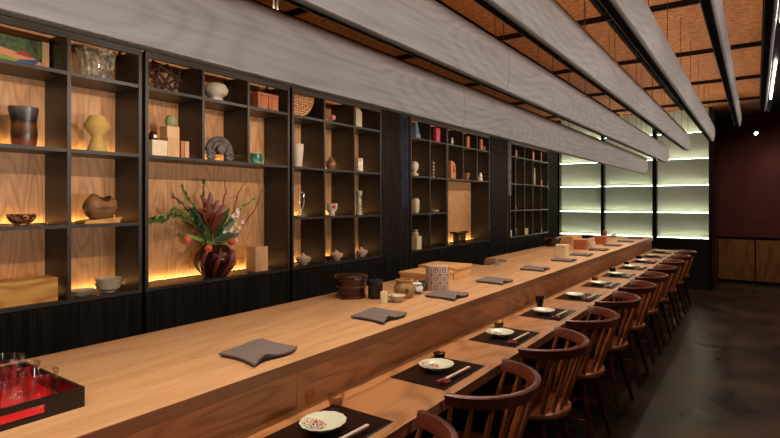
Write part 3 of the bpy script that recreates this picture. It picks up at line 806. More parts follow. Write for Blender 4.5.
bm = bmesh.new(); lathe(bm, [(0, 0), (.013, .0), (.013, .002), (0, .0025)], 20); o = ob('seal', bm, plain('green_seal', rgb(66, 72, 46), .4), t); o.location = (.0585*math.cos(-.75), .0585*math.sin(-.75), .045); o.rotation_euler = (0, PI/2, -.75)
t = thing('sugar_jar', 'small white lidded porcelain jar with blue marks beside the ochre jar', 'jar', (-1.625, 2.585, ZU))
m_bw = mottled('white_blue_porcelain', [rgb(226, 224, 214), rgb(226, 224, 214), rgb(60, 70, 96), rgb(222, 220, 210)], 45, .25, hard=True, bump=0)
bm = bmesh.new(); lathe(bm, [(0, 0), (.022, 0), (.034, .015), (.035, .04), (.026, .053), (0, .055)], 32); ob('body', bm, m_bw, t, smooth=True)
bm = bmesh.new(); lathe(bm, [(0, .0555), (.03, .0555), (.031, .06), (.02, .066), (.006, .068), (.008, .076), (0, .078)], 32); ob('lid', bm, M['white'], t, smooth=True)
bm = bmesh.new(); lathe(bm, [(0, 0), (.028, 0), (.036, .02), (.038, .045), (.032, .058), (.03, .058), (.03, .045), (0, .02)], 32); single('tea_cup', bm, plain('dark_olive_glaze', rgb(62, 60, 52), .35), (-1.66, 2.685, ZU), 'dark grey green cup between the white jar and the patterned canister', 'cup', smooth=True)
t = thing('patterned_canister', 'round canister wrapped in white and rust geometric pattern', 'canister', (-1.60, 2.775, ZU))
bm = bmesh.new(); lathe(bm, [(0, 0), (.0695, 0), (.07, .002), (.07, .14), (.0, .14)], 48); ob('body', bm, M['canister'], t, smooth=True)
bm = bmesh.new(); lathe(bm, [(0, .1405), (.069, .1405), (.069, .148), (.067, .15), (0, .15)], 48); ob('lid', bm, plain('canister_lid', rgb(190, 160, 130), .4), t, smooth=True)
# wooden topping boxes behind the canister
def fishbox(label, x0, x1, y0, y1, z, h, lidh=.02, over=.008):
    t = thing('wooden_box', label, 'box', ((x0+x1)/2, (y0+y1)/2, z), 0, 'pale topping boxes on the chef counter')
    w, l = (x1-x0)/2, (y1-y0)/2
    bm = bmesh.new(); bx(bm, -w, w, -l, l, 0, h-lidh, .002); ob('body', bm, M['box'], t)
    bm = bmesh.new(); bx(bm, -w-over, w+over, -l-over, l+over, h-lidh+.0004, h, .002); ob('lid', bm, M['box'], t)
    return t
fishbox('low pale wooden box with flat lid, left part of the pair behind the canister', -1.97, -1.70, 2.92, 3.165, ZU, .068)
fishbox('taller pale wooden box with flat lid, right part of the pair behind the canister', -1.98, -1.70, 3.185, 3.44, ZU, .088)
# folded metal stand
bm = bmesh.new()
prism(bm, [(-.05, 0), (-.012, .045), (.012, .045), (.05, 0), (.042, 0), (.008, .036), (-.008, .036), (-.042, 0)], -.012, .012, 'X')
single('knife_rest', bm, M['steel'], (-1.80, 4.15, ZU), 'small angular steel rest at the notch of the chef counter', 'rest', rz=.35)
# far group
t = thing('rice_tub', 'dark reddish tub with a lid at the far back of the chef counter', 'tub', (-1.935, 6.05, ZU+.022))
bm = bmesh.new(); lathe(bm, [(0, 0), (.082, 0), (.086, .075), (0, .075)], 36); ob('body', bm, M['jarred'], t, smooth=True)
bm = bmesh.new(); lathe(bm, [(0, .0755), (.093, .0755), (.093, .1), (.08, .103), (0, .102)], 36); ob('lid', bm, M['jarred'], t, smooth=True)
def wbox(label, c, s, mat, rz=0, z=ZU, group='far wooden boxes'):
    t = thing('wooden_box', label, 'box', (c[0], c[1], z), rz, group)
    bm = bmesh.new(); bx(bm, -s[0]/2, s[0]/2, -s[1]/2, s[1]/2, 0, s[2]*.78, .002); ob('body', bm, mat, t)
    bm = bmesh.new(); bx(bm, -s[0]/2-.002, s[0]/2+.002, -s[1]/2-.002, s[1]/2+.002, s[2]*.785, s[2], .002); ob('lid', bm, mat, t)
    return t
wbox('pale cream upright wooden box on the far chef counter', (-1.57, 5.20, 0), (.10, .10, .118), M['cream'])
wbox('orange brown wooden box behind the cream box on the far chef counter', (-1.64, 6.12, 0), (.13, .13, .11), M['redbox'])
wbox('wide pale box behind the dark red tub on the far chef counter', (-1.90, 6.62, 0), (.17, .4, .095), M['box'], z=ZU+.022)
wbox('orange wooden box beyond the white bowl on the far chef counter', (-1.62, 6.98, 0), (.12, .12, .10), M['redbox'])
bm = bmesh.new(); lathe(bm, [(0, 0), (.03, 0), (.045, .03), (.05, .055), (.047, .055), (.03, .02), (0, .01)], 28); single('white_bowl', bm, M['white'], (-1.62, 6.52, ZU), 'small white bowl between the two orange boxes', 'bowl', smooth=True)
bm = bmesh.new(); lathe(bm, [(0, 0), (.035, 0), (.04, .03), (.03, .06), (.02, .07), (.032, .09), (.03, .115), (.012, .13), (0, .131)], 24, wob=.15); single('figurine', bm, plain('brown_figurine', rgb(150, 104, 70), .6), (-1.79, 7.95, ZU), 'lumpy brown figurine at the far end of the chef counter', 'figurine', smooth=True)
bm = bmesh.new(); lathe(bm, [(0, 0), (.04, 0), (.05, .015), (.035, .035), (0, .042)], 24); single('lidded_dish', bm, M['offwhite'], (-1.80, 8.55, ZU), 'small cream lidded dish at the far end of the chef counter', 'dish', smooth=True)

# ------------------------------------------------------------ things on the shelves
R0, R1, R2, R3 = ZR[0], ZR[1], ZR[2], ZR[3]
# nearest cabinet
t = thing('framed_picture', 'framed colourful garden painting leaning in the top left cell', 'picture', (-3.30, 1.118, R3+.001))
bm = bmesh.new()
for (a, b, c, d) in ((-.185, .185, 0, .016), (-.185, .185, .186, .202), (-.185, -.163, .016, .186), (.15, .185, .016, .186)): bx(bm, -.012, .012, a, b, c, d)
ob('frame', bm, M['boxv'], t)
bm = bmesh.new(); bx(bm, -.006, .002, -.163, .15, .016, .186); ob('canvas', bm, mottled('green_canvas', [rgb(40, 60, 36), rgb(92, 110, 58), rgb(38, 50, 50)], 22, .6), t)
def patch(poly, x, mat, nm='painted_shape'):
    bm = bmesh.new(); prism(bm, poly, x, x+.0012, 'X'); ob(nm, bm, mat, t)
patch([(-.163, .016), (.15, .016), (.15, .06), (.1, .085), (-.02, .105), (-.163, .125)], .0021, plain('paint_peach', rgb(224, 150, 104), .6))
patch([(-.15, .036), (-.1, .028), (.02, .024), (.05, .05), (-.02, .07), (-.1, .07)], .0034, plain('paint_leaf', rgb(140, 150, 50), .6))
patch([(-.085, .045), (-.055, .045), (-.058, .145), (-.075, .15)], .0047, plain('paint_yellow', rgb(232, 190, 60), .6))
patch([(.0, .018), (.1, .018), (.14, .075), (.09, .066), (.04, .06)], .0047, plain('paint_blue', rgb(62, 84, 128), .6))
patch([(.02, .085), (.05, .107), (.09, .1), (.1, .078)], .0047, plain('paint_red', rgb(184, 50, 34), .6))
bm = bmesh.new(); bmv = bm
lathe(bmv, [(0, 0), (.048, 0), (.056, .02), (.060, .07), (.058, .13), (.066, .19), (.068, .212), (.063, .212), (.058, .19), (.05, .05), (0, .02)], 40, wob=.09)
for v in bmv.verts:
    a = math.atan2(v.co.y, v.co.x); q = 1+.07*math.cos(4*a+1); v.co.x *= q; v.co.y *= q
def raku():
    m, tt, b = nt('raku_glaze'); N = tt.nodes; L = tt.links
    tc = N.new('ShaderNodeTexCoord'); sp = N.new('ShaderNodeSeparateXYZ'); L.new(tc.outputs['Object'], sp.inputs[0])
    n = N.new('ShaderNodeTexNoise'); n.inputs['Scale'].default_value = 16; n.inputs['Detail'].default_value = 4; L.new(tc.outputs['Object'], n.inputs['Vector'])
    a = N.new('ShaderNodeMath'); a.operation = 'MULTIPLY_ADD'; a.inputs[1].default_value = .09; L.new(n.outputs['Fac'], a.inputs[0]); L.new(sp.outputs['Z'], a.inputs[2])
    mr = N.new('ShaderNodeMapRange'); mr.inputs['From Max'].default_value = .28; L.new(a.outputs[0], mr.inputs['Value'])
    r = N.new('ShaderNodeValToRGB'); e = r.color_ramp.elements
    e[0].position = .15; e[0].color = rgb(150, 82, 56); e[1].position = .9; e[1].color = rgb(84, 78, 78)
    for p, c in ((.3, rgb(120, 60, 40)), (.36, rgb(58, 36, 26)), (.55, rgb(108, 66, 26)), (.66, rgb(34, 26, 24)), (.74, rgb(50, 46, 48))):
        q = e.new(p); q.color = c
    L.new(mr.outputs[0], r.inputs['Fac']); L.new(r.outputs['Color'], b.inputs['Base Color']); b.inputs['Roughness'].default_value = .28
    return m
single('raku_vase', bm, raku(), (-3.22, 1.155, R2), 'tall squarish raku vase, dark grey rim over amber and rust', 'vase', rz=.4, smooth=True)
bm = bmesh.new(); lathe(bm, [(0, 0), (.035, 0), (.036, .012), (.05, .02), (.066, .045), (.066, .062), (.062, .062), (.058, .04), (0, .022)], 36)
single('speckled_bowl', bm, mottled('red_speckle', [rgb(70, 26, 16), rgb(120, 60, 34), rgb(190, 150, 104), rgb(60, 24, 16)], 70, .3, hard=True), (-3.17, 1.125, R1), 'low speckled red brown bowl, middle left cell', 'bowl', smooth=True)
t = thing('long_wooden_box', 'long golden grained wooden box in the bottom left cell', 'box', (-3.19, 1.115, R0))
bm = bmesh.new(); bx(bm, -.07, .07, -.165, .165, 0, .105, .002); ob('body', bm, M['boxy'], t)
bm = bmesh.new(); bx(bm, -.070, .070, -.165, .165, .1053, .128, .002); ob('lid', bm, M['boxy'], t)
bm = bmesh.new()   # crystal vessel with ribbed walls, flaring
ng = 32; prof = [(0, .0), (.066, 0), (.072, .01), (.082, .10), (.096, .19), (.092, .19), (.076, .1), (.06, .03), (0, .026)]
rings = []
for (r, z) in prof:
    if r == 0: rings.append([bm.verts.new((0, 0, z))]); continue
    rings.append([bm.verts.new(((r+(.004 if i % 2 else -.003))*math.cos(2*PI*i/ng)*.9, (r+(.004 if i % 2 else -.003))*math.sin(2*PI*i/ng)*1.15, z)) for i in range(ng)])
for a, b in zip(rings, rings[1:]):
    for i in range(ng):
        j = (i+1) % ng
        if len(a) == 1: bm.faces.new((a[0], b[j], b[i]))
        elif len(b) == 1: bm.faces.new((a[i], a[j], b[0]))
        else: bm.faces.new((a[i], a[j], b[j], b[i]))
single('crystal_vase', bm, M['crystal'], (-3.23, 1.535, R3), 'wide ribbed clear crystal vase in the top row', 'vase')
bm = bmesh.new(); lathe(bm, [(0, 0), (.056, 0), (.058, .004), (.03, .088), (.032, .095), (.072, .15), (.073, .155), (.042, .215), (.036, .215), (.03, .2), (0, .19)], 40)
single('double_cone_vase', bm, plain('yellow_ochre_clay', rgb(196, 158, 84), .75, bump=.2, bscale=120, var=.1), (-3.2, 1.525, R2), 'yellow ochre vase shaped like stacked cones', 'vase', smooth=True)
bm = bmesh.new(); cbx(bm, (0, 0, .0085), (.12, .2, .017), bev=.003); cbx(bm, (0, .02, .02), (.1, .1, .006)); single('display_board', bm, M['boxy'], (-3.18, 1.52, R1), 'flat wooden board under the torn brown pot', 'board')
bm = bmesh.new(); N_ = 40
profp = [(0, 0), (.05, 0), (.075, .025), (.092, .07), (.085, .115), (.06, .14), (.054, .142), (.076, .112), (.082, .07), (.06, .025), (0, .012)]
lathe(bm, profp, N_, wob=.04)
for v in bm.verts:   # torn mouth
    a = math.atan2(v.co.y, v.co.x)
    if v.co.z > .1: v.co.z -= .026*max(0, math.cos(a-.3))+.012*math.sin(3*a+1); v.co.x += .01*math.sin(2*a)
single('torn_pot', bm, mottled('brown_swirl_clay', [rgb(92, 60, 38), rgb(158, 112, 72), rgb(84, 54, 34)], 7, .4, stretch=(1, 1, 5)), (-3.18, 1.53, R1+.0235), 'round brown swirled pot with a torn mouth on a board', 'pot', smooth=True)
def bowlp(r, h, n=36): 
    b_ = bmesh.new(); lathe(b_, [(0, 0), (r*.5, 0), (r*.5, h*.15), (r*.85, h*.4), (r, h), (r*.95, h), (r*.8, h*.45), (0, h*.25)], n, wob=.03); return b_
single('stacked_plate', bowlp(.07, .028), M['offwhite'], (-3.16, 1.425, R0), 'low cream plate, bottom of the pair left of the stacked bowls', 'plate', smooth=True, group='cream plates')
single('stacked_plate', bowlp(.07, .02), M['offwhite'], (-3.16, 1.425, R0+.014), 'low cream plate, upper of the pair left of the stacked bowls', 'plate', smooth=True, group='cream plates')
single('stacked_bowl', bowlp(.072, .055), M['offwhite'], (-3.17, 1.575, R0), 'cream grey tea bowl, lower of the stacked pair', 'bowl', smooth=True, group='stacked tea bowls')
single('stacked_bowl', bowlp(.072, .048), M['offwhite'], (-3.17, 1.575, R0+.036), 'cream grey tea bowl, upper of the stacked pair', 'bowl', smooth=True, group='stacked tea bowls')
# niche cabinet, upper rows
bm = bmesh.new()
for k, (ya, za, yb, zb) in enumerate(((-.11, .19, -.02, .006), (-.10, .20, .10, .085), (-.115, .12, .02, .20), (-.06, .006, .11, .13), (-.09, .03, -.05, .19), (.02, .006, .10, .07), (-.02, .006, .06, .19), (-.115, .06, .05, .02), (.0, .16, .115, .10), (-.07, .15, .06, .04), (.06, .006, .09, .17))):
    x0 = -.03+.06*((k*37) % 10)/10; x1 = .03-.06*((k*53) % 10)/10
    tube(bm, [(x0, ya, za), ((x0+x1)/2+.006, (ya+yb)/2, (za+zb)/2+.004), (x1, yb, zb)], [.007, .009, .0065], 7)
single('twig_sculpture', bm, plain('dark_twig', rgb(62, 34, 24), .6, var=.3, bscale=40), (-3.22, 1.975, R3), 'tangled lattice of dark twigs in the top row', 'sculpture', smooth=True)
bm = bmesh.new(); bx(bm, -.05, .05, -.055, .055, 0, .105, .002); single('wooden_box', bm, M['cream'], (-3.2, 1.895, R2), 'squat cream wooden box under the small dark jar', 'box')
t = thing('ink_jar', 'tiny dark brown labelled jar on the squat cream box', 'jar', (-3.2, 1.875, R2+.1052))
bm = bmesh.new(); lathe(bm, [(0, 0), (.024, 0), (.026, .004), (.026, .045), (.016, .054), (.016, .064), (0, .065)], 24); ob('body', bm, plain('brown_bottle', rgb(58, 24, 14), .25), t, smooth=True)
bm = bmesh.new(); cbx(bm, (.0262, 0, .024), (.001, .022, .02)); ob('label_patch', bm, M['white'], t)
for i, (y, w, h) in enumerate(((1.985, .072, .128),)):
    bm = bmesh.new(); bx(bm, -.055, .055, -w/2-.012, w/2, 0, h, .002); single('wooden_box', bm, M['boxv'], (-3.2, y+.008, R2), 'tall upright wooden box under the green ball', 'box')
bm = bmesh.new(); bx(bm, -.045, .045, -.045, .045, 0, .078, .002); single('wooden_box', bm, M['boxv'], (-3.2, 1.99, R2+.1282), 'small wooden box stacked below the spiky green ball', 'box')
bm = bmesh.new(); bmesh.ops.create_icosphere(bm, subdivisions=3, radius=.04)
for v in bm.verts:
    n_ = mnoise.noise(v.co*70); v.co *= 1+.18*n_; v.co.z += .037
    v.co.z = max(0, v.co.z)
single('green_ball', bm, mottled('sage_green', [rgb(120, 130, 86), rgb(170, 176, 126)], 40, .6), (-3.2, 2.0, R2+.2065), 'spiky sage green ball on top of the boxes', 'ornament', smooth=True)
bm = bmesh.new(); bx(bm, -.05, .05, -.013, .013, 0, .115, .002); single('book', bm, M['redbox'], (-3.2, 2.056, R2), 'thin reddish upright volume beside the tall wooden box', 'book')
bm = bmesh.new(); bx(bm, -.05, .05, -.016, .016, 0, .115, .002); single('book', bm, M['boxv'], (-3.2, 2.088, R2), 'thin pale upright volume, outer one beside the reddish one', 'book')
bm = bmesh.new(); lathe(bm, [(0, .0), (.04, 0), (.045, .02), (.04, .035), (.075, .06), (.083, .09), (.07, .125), (.04, .138), (.036, .132), (0, .12)], 36, wob=.13)
single('lumpy_jar', bm, mottled('chalky_white', [rgb(196, 178, 156), rgb(226, 212, 194)], 12, .7, bump=.3), (-3.2, 2.355, R3), 'lumpy chalky white jar on knobby feet', 'jar', smooth=True)
# carved stone scroll
t = thing('stone_carving', 'grey arched stone carving with round scrolls', 'carving', (-3.2, 2.385, R2))
sg = mottled('carved_grey_stone', [rgb(62, 56, 52), rgb(112, 102, 94)], 26, .7, bump=.3)
def arc(bm, cy, cz_, r, a0, a1, rad, n=18, x=0):
    tube(bm, [(x, cy+r*math.cos(a0+(a1-a0)*k/n), cz_+r*math.sin(a0+(a1-a0)*k/n)) for k in range(n+1)], rad, 10)
bm = bmesh.new(); arc(bm, 0, .065, .098, .1, PI-.1, .022); arc(bm, 0, .065, .066, .2, PI-.2, .014, x=.01); ob('arch', bm, sg, t, smooth=True)
for s in (-1, 1):
    bm = bmesh.new(); arc(bm, s*.078, .043, .026, 0, 2*PI*.95, .016, x=.012); cbx(bm, (0, s*.078, .043), (.04, .03, .03), bev=.008); ob('scroll', bm, sg, t, smooth=True)
bm = bmesh.new(); prism(bm, [(.033*math.cos(2*PI*k/20), .088+.033*math.sin(2*PI*k/20)) for k in range(20)], -.02, .03, 'X'); ob('boss', bm, sg, t, smooth=True)
for i, (y, w) in enumerate(((2.735, .10), (2.842, .10))):
    t = thing('wooden_box', ['left', 'right'][i]+' of the two square reddish wooden boxes in the top row', 'box', (-3.19, y, R3), 0, 'reddish box pair')
    bm = bmesh.new(); bx(bm, -.06, .06, -w/2, w/2, 0, .10, .002); ob('body', bm, M['redbox'], t)
    bm = bmesh.new(); bx(bm, -.062, .062, -w/2-.001, w/2+.001, .1005, .13, .002); ob('lid', bm, M['redbox'], t)
t = thing('green_mug', 'green glazed mug with a round handle', 'mug', (-3.2, 2.725, R2))
mg = mottled('emerald_glaze', [rgb(20, 62, 48), rgb(60, 128, 96), rgb(150, 196, 160)], 26, .25)
bm = bmesh.new(); lathe(bm, [(0, 0), (.04, 0), (.046, .01), (.046, .085), (.042, .085), (.041, .012), (0, .01)], 32); ob('cup', bm, mg, t, smooth=True)
bm = bmesh.new(); arc(bm, .052, .045, .026, -PI*.55, PI*.55, .007); ob('handle', bm, mg, t, smooth=True)
# niche
t = thing('flower_vase', 'big round dark red brown ribbed vase in the niche', 'vase', (-3.218, 2.362, R0))
rings = []; bm = bmesh.new(); n = 64
def vase_r(z): 
    pts_ = [(0, .075), (.03, .095), (.09, .130), (.13, .137), (.17, .128), (.205, .098), (.222, .085)]
    for (a, ra_), (b, rb_) in zip(pts_, pts_[1:]):
        if a <= z <= b: return ra_+(rb_-ra_)*(z-a)/(b-a)
    return .085
rings = [[bm.verts.new((0, 0, 0))]]
for q in range(15):
    z = .222*q/14
    rings.append([bm.verts.new(((vase_r(z)-.005*(i % 8 < 1))*math.cos(2*PI*i/n+z*1.2), (vase_r(z)-.005*(i % 8 < 1))*math.sin(2*PI*i/n+z*1.2), z)) for i in range(n)])
rings.append([bm.verts.new((.078*math.cos(2*PI*i/n), .078*math.sin(2*PI*i/n), .222)) for i in range(n)])
rings.append([bm.verts.new((.078*math.cos(2*PI*i/n), .078*math.sin(2*PI*i/n), .12)) for i in range(n)])
rings.append([bm.verts.new((0, 0, .12))])
for a, b in zip(rings, rings[1:]):
    for i in range(n):
        j = (i+1) % n
        if len(a) == 1: bm.faces.new((a[0], b[j], b[i]))
        elif len(b) == 1: bm.faces.new((a[i], a[j], b[0]))
        else: bm.faces.new((a[i], a[j], b[j], b[i]))
ob('body', bm, mottled('oxblood_black_glaze', [rgb(22, 9, 8), rgb(62, 24, 18), rgb(30, 12, 10)], 9, .22, stretch=(1, 1, .4)), t, smooth=True)
for k in range(8):
    a0 = 2*PI*k/8
    bm = bmesh.new(); tube(bm, [((vase_r(z)+.002)*math.cos(a0+z*2.5), (vase_r(z)+.002)*math.sin(a0+z*2.5), z) for z in [.01+.2*q/10 for q in range(11)]], [.004+.012*math.sin(PI*(q+.5)/11) for q in range(11)], 8)
    ob('rib', bm, plain('chestnut_rib', rgb(124, 56, 38), .3), t, smooth=True) if k == 0 else ob('rib', bm, bpy.data.materials['chestnut_rib'], t, smooth=True)
t = thing('wooden_box', 'upright pale wooden box in the niche right of the flowers', 'box', (-3.2, 2.735, R0))
bm = bmesh.new(); bx(bm, -.055, .055, -.062, .062, 0, .16, .002); ob('body', bm, M['boxv'], t)
bm = bmesh.new(); bx(bm, -.056, .056, -.063, .063, .1605, .19, .002); ob('lid', bm, M['boxv'], t)

# flowers: stems stand in the vase
VX = -3.235
def leaf(bm, base, d, L, W, up=Vector((0, 0, 1)), curl=.2, mi=0):
    d = Vector(d).normalized(); side = d.cross(Vector(up)); 
    if side.length < .1: side = d.cross(Vector((1, 0, 0)))
    side.normalize(); nrm = side.cross(d)
    base = Vector(base); n = 5; prev = None
    th = .0007
    top = []; bot = []
    for i in range(n+1):
        u = i/n; w = W*math.sin(PI*(u*.92+.04))**.8*(1 if u < .5 else 1-.25*(u-.5))
        c = base+d*L*u+nrm*(-curl*L*u*u)
        top.append((c-side*w/2, c-nrm*w*.18+nrm*th, c+side*w/2)); 
    vt = [[bm.verts.new(p) for p in r] for r in top]
    for a, b in zip(vt, vt[1:]):
        for q in range(2):
            f = bm.faces.new((a[q], a[q+1], b[q+1], b[q])); f.material_index = mi
def pth(pts, x0=VX, dx=0.0):
    n = len(pts); out = []
    for i, (y, z) in enumerate(pts):
        s = 1-i/(n-1)
        if i == n-1: y, z, s = 2.345+(y-2.31)*.25, 1.05, 0
        out.append((x0+dx*s, y, z))
    return smooth_path(out, 5)
gm = plain('leaf_green', rgb(84, 124, 52), .5, var=.3, bscale=30); gd = plain('leaf_dark_green', rgb(50, 78, 38), .4, var=.3, bscale=30); gl = plain('leaf_light_green', rgb(134, 162, 78), .5, var=.2, bscale=30)
def sprig(label, pts, dx, mat, nleaf, L, W, seed, spread=1.0):
    t = thing('green_sprig', label, 'foliage', pth(pts, dx=dx)[-1], 0, 'green sprigs in the flower vase')
    o0 = Vector(t.location)
    P_ = [Vector(p)-o0 for p in pth(pts, dx=dx)]
    bm = bmesh.new(); tube(bm, P_, [.0016+.0016*i/len(P_) for i in range(len(P_))], 6); ob('stem', bm, gd, t, smooth=True)
    rnd = random.Random(seed); bm = bmesh.new()
    m_ = int(len(P_)*.72)
    for k in range(nleaf):
        i = rnd.random()*(m_-1); a = int(i); p = P_[a].lerp(P_[a+1], i-a)
        tan = (P_[max(a-1, 0)]-P_[a+1]).normalized()
        ang = rnd.uniform(0, 2*PI); q = Vector((math.cos(ang)*.6, math.sin(ang), math.sin(ang*1.7)))
        d = tan*.8+q*.8*spread
        pe = p+d.normalized()*L+o0
        if pe.x < XB+.015: d.x = abs(d.x)
        leaf(bm, p, d, L*rnd.uniform(.7, 1.15), W*rnd.uniform(.8, 1.2), Vector((rnd.uniform(-.4, 1), rnd.uniform(-.5, .5), 1)))
    ob('leaves', bm, mat, t)
    return t
sprig('small-leaved green sprig reaching up left out of the vase', [(2.012, 1.497), (2.094, 1.433), (2.174, 1.35), (2.245, 1.264), (2.306, 1.145)], .03, gd, 90, .022, .010, 1)
sprig('upright green sprig left of the brown leaves, second from the left', [(2.112, 1.569), (2.151, 1.494), (2.209, 1.411), (2.262, 1.285), (2.319, 1.144)], -.02, gm, 90, .022, .010, 2)
sprig('tallest narrow green sprig standing behind the brown leaves', [(2.311, 1.607), (2.301, 1.538), (2.287, 1.411), (2.306, 1.145)], -.05, gd, 60, .022, .011, 3)
sprig('long arching green branch trailing to the left niche edge', [(1.845, 1.33), (1.869, 1.347), (1.931, 1.33), (2.016, 1.363), (2.116, 1.341), (2.209, 1.276), (2.301, 1.145)], .06, gm, 110, .034, .016, 4)
sprig('lower leafy light green branch on the left side of the bouquet', [(1.921, 1.336), (2.027, 1.403), (2.139, 1.351), (2.233, 1.244), (2.3, 1.14)], .04, gl, 90, .03, .013, 5)
sprig('light green sprig leaning right over the white blossoms', [(2.726, 1.481), (2.639, 1.431), (2.555, 1.364), (2.46, 1.255), (2.344, 1.142)], .02, gl, 80, .026, .011, 6)
sprig('short green filler sprig right of centre low in the bouquet', [(2.44, 1.36), (2.42, 1.3), (2.38, 1.22), (2.33, 1.14)], .05, gm, 70, .03, .013, 7)
sprig('short dark green filler sprig left of centre low in the bouquet', [(2.17, 1.40), (2.21, 1.31), (2.26, 1.22), (2.31, 1.14)], .02, gd, 70, .034, .014, 8)
# magnolia branch
t = thing('magnolia_branch', 'central branch of big rusty brown and dark green leaves', 'foliage', (VX, 2.345, 1.05))
bm = bmesh.new(); tube(bm, [(0, 0, 0), (.01, -.01, .15), (.01, -.025, .3), (.0, -.03, .40)], [.006, .005, .004, .003], 8); ob('stem', bm, plain('brown_stem', rgb(70, 44, 28), .6), t, smooth=True)
mb = plain('rust_leaf', rgb(112, 52, 32), .4, var=.3, bscale=14)
for (b0, d, L_, W_) in [((.02, -.03, .33), (.1, -.5, .85), .14, .055), ((.02, -.03, .34), (.1, .05, 1), .13, .055), ((.02, -.02, .28), (.2, .75, .7), .15, .06), ((.03, -.02, .24), (.3, .5, .9), .13, .06),
                        ((.03, -.03, .22), (.4, -.6, .8), .15, .06), ((.03, -.02, .2), (.5, .25, .7), .14, .06), ((.03, -.02, .19), (.5, -.2, .8), .15, .065), ((.02, -.02, .3), (.1, -.85, .4), .13, .05), ((.03, -.02, .27), (.25, .25, 1), .15, .062), ((.03, -.03, .26), (.25, -.25, 1), .15, .062), ((.02, -.02, .3), (.1, .9, .5), .12, .05), ((.04, -.02, .17), (.5, 0, .9), .15, .06)]:
    bm = bmesh.new(); leaf(bm, b0, d, L_, W_, Vector((1, 0, .35)), .15); ob('brown_leaf', bm, mb, t)
for (b0, d, L_, W_) in [((.04, .0, .14), (.3, .8, .75), .22, .06), ((.03, -.03, .16), (.2, -.6, .85), .2, .05), ((.04, .0, .12), (.5, .6, .3), .14, .05), ((.04, -.02, .12), (.5, -.7, .3), .14, .05), ((.03, 0, .13), (.6, 0, .6), .13, .06), ((.02, .02, .2), (.1, .8, 1), .2, .055), ((.02, -.04, .2), (.1, -.7, 1.2), .2, .05), ((.05, .02, .1), (.5, .9, .5), .17, .05), ((.05, -.03, .1), (.6, -.9, .6), .14, .05)]:
    bm = bmesh.new(); leaf(bm, b0, d, L_, W_, Vector((1, 0, .35)), .15); ob('green_leaf', bm, gd, t)
# tulips
coral = plain('coral_petal', rgb(226, 106, 80), .5, var=.15, bscale=30)
def tulip(label, head, mid, dx, lf):
    t = thing('tulip', label, 'flower', (VX, 2.345, 1.05), 0, 'coral tulips in the vase')
    H_ = Vector((.12+dx, head[0]-2.345, head[1]-1.05)); M_ = Vector((.085+dx*.5, mid[0]-2.345, mid[1]-1.05))
    bm = bmesh.new(); tube(bm, smooth_path([(0, 0, 0), (.04, (mid[0]-2.345)*.3, .10), M_, H_], 5), .0028, 7); ob('stem', bm, gl, t, smooth=True)
    d = (H_-M_).normalized()
    q = d.to_track_quat('Z', 'Y').to_matrix().to_4x4(); bm = bmesh.new()
    lathe(bm, [(0, -.004), (.013, 0), (.025, .016), (.026, .032), (.018, .05), (.009, .052), (0, .03)], 18, wob=.15)
    for v in bm.verts: v.co = H_+(q @ v.co)
    ob('petals', bm, coral, t, smooth=True)
    bm = bmesh.new(); leaf(bm, lf[0], lf[1], lf[2], .035, Vector((1, 0, .6)), .25); ob('leaf', bm, gl, t)
tulip('coral tulip farthest left of the vase', (2.085, 1.195), (2.197, 1.20), .0, ((0, -.02, .09), (.35, -1, .55), .22))
tulip('coral tulip drooping in the middle before the vase', (2.215, 1.140), (2.262, 1.165), .03, ((.02, 0, .09), (.6, -.5, .25), .16))
tulip('coral tulip at the right above the vase mouth', (2.385, 1.165), (2.37, 1.165), .02, ((.02, .02, .09), (.6, .3, .3), .12))
# twisted branches
rb = plain('red_brown_twig', rgb(112, 44, 32), .5)
for lb, pts, dx in (('leftmost of three bare twisted red branches, nearly upright', [(2.473, 1.619), (2.481, 1.542), (2.447, 1.409), (2.382, 1.194)], -.03),
                    ('middle bare twisted red branch with a hooked side twig', [(2.659, 1.614), (2.61, 1.556), (2.568, 1.487), (2.546, 1.397), (2.46, 1.233), (2.356, 1.152)], .0),
                    ('rightmost bare twisted red branch sweeping to the right', [(2.792, 1.559), (2.771, 1.477), (2.726, 1.384), (2.639, 1.294), (2.555, 1.24), (2.434, 1.186), (2.356, 1.141)], .02)):
    P_ = pth(pts, dx=dx); o0 = Vector(P_[-1]); P_ = [Vector(p)-o0 for p in P_]
    n = len(P_); bm = bmesh.new()
    for i in range(n-3): P_[i] += Vector((0, .006*math.sin(i*1.3), .004*math.cos(i*1.1)))
    tube(bm, P_, [.0028+.0035*i/n for i in range(n)], 7)
    if 'hooked' in lb:
        tube(bm, smooth_path([Vector((VX, 2.508, 1.476))-o0, Vector((VX, 2.535, 1.489))-o0, Vector((VX, 2.572, 1.482))-o0], 4), .0028, 6)
    single('twisted_branch', bm, rb, o0, lb, 'branch', smooth=True, group='twisted red branches')
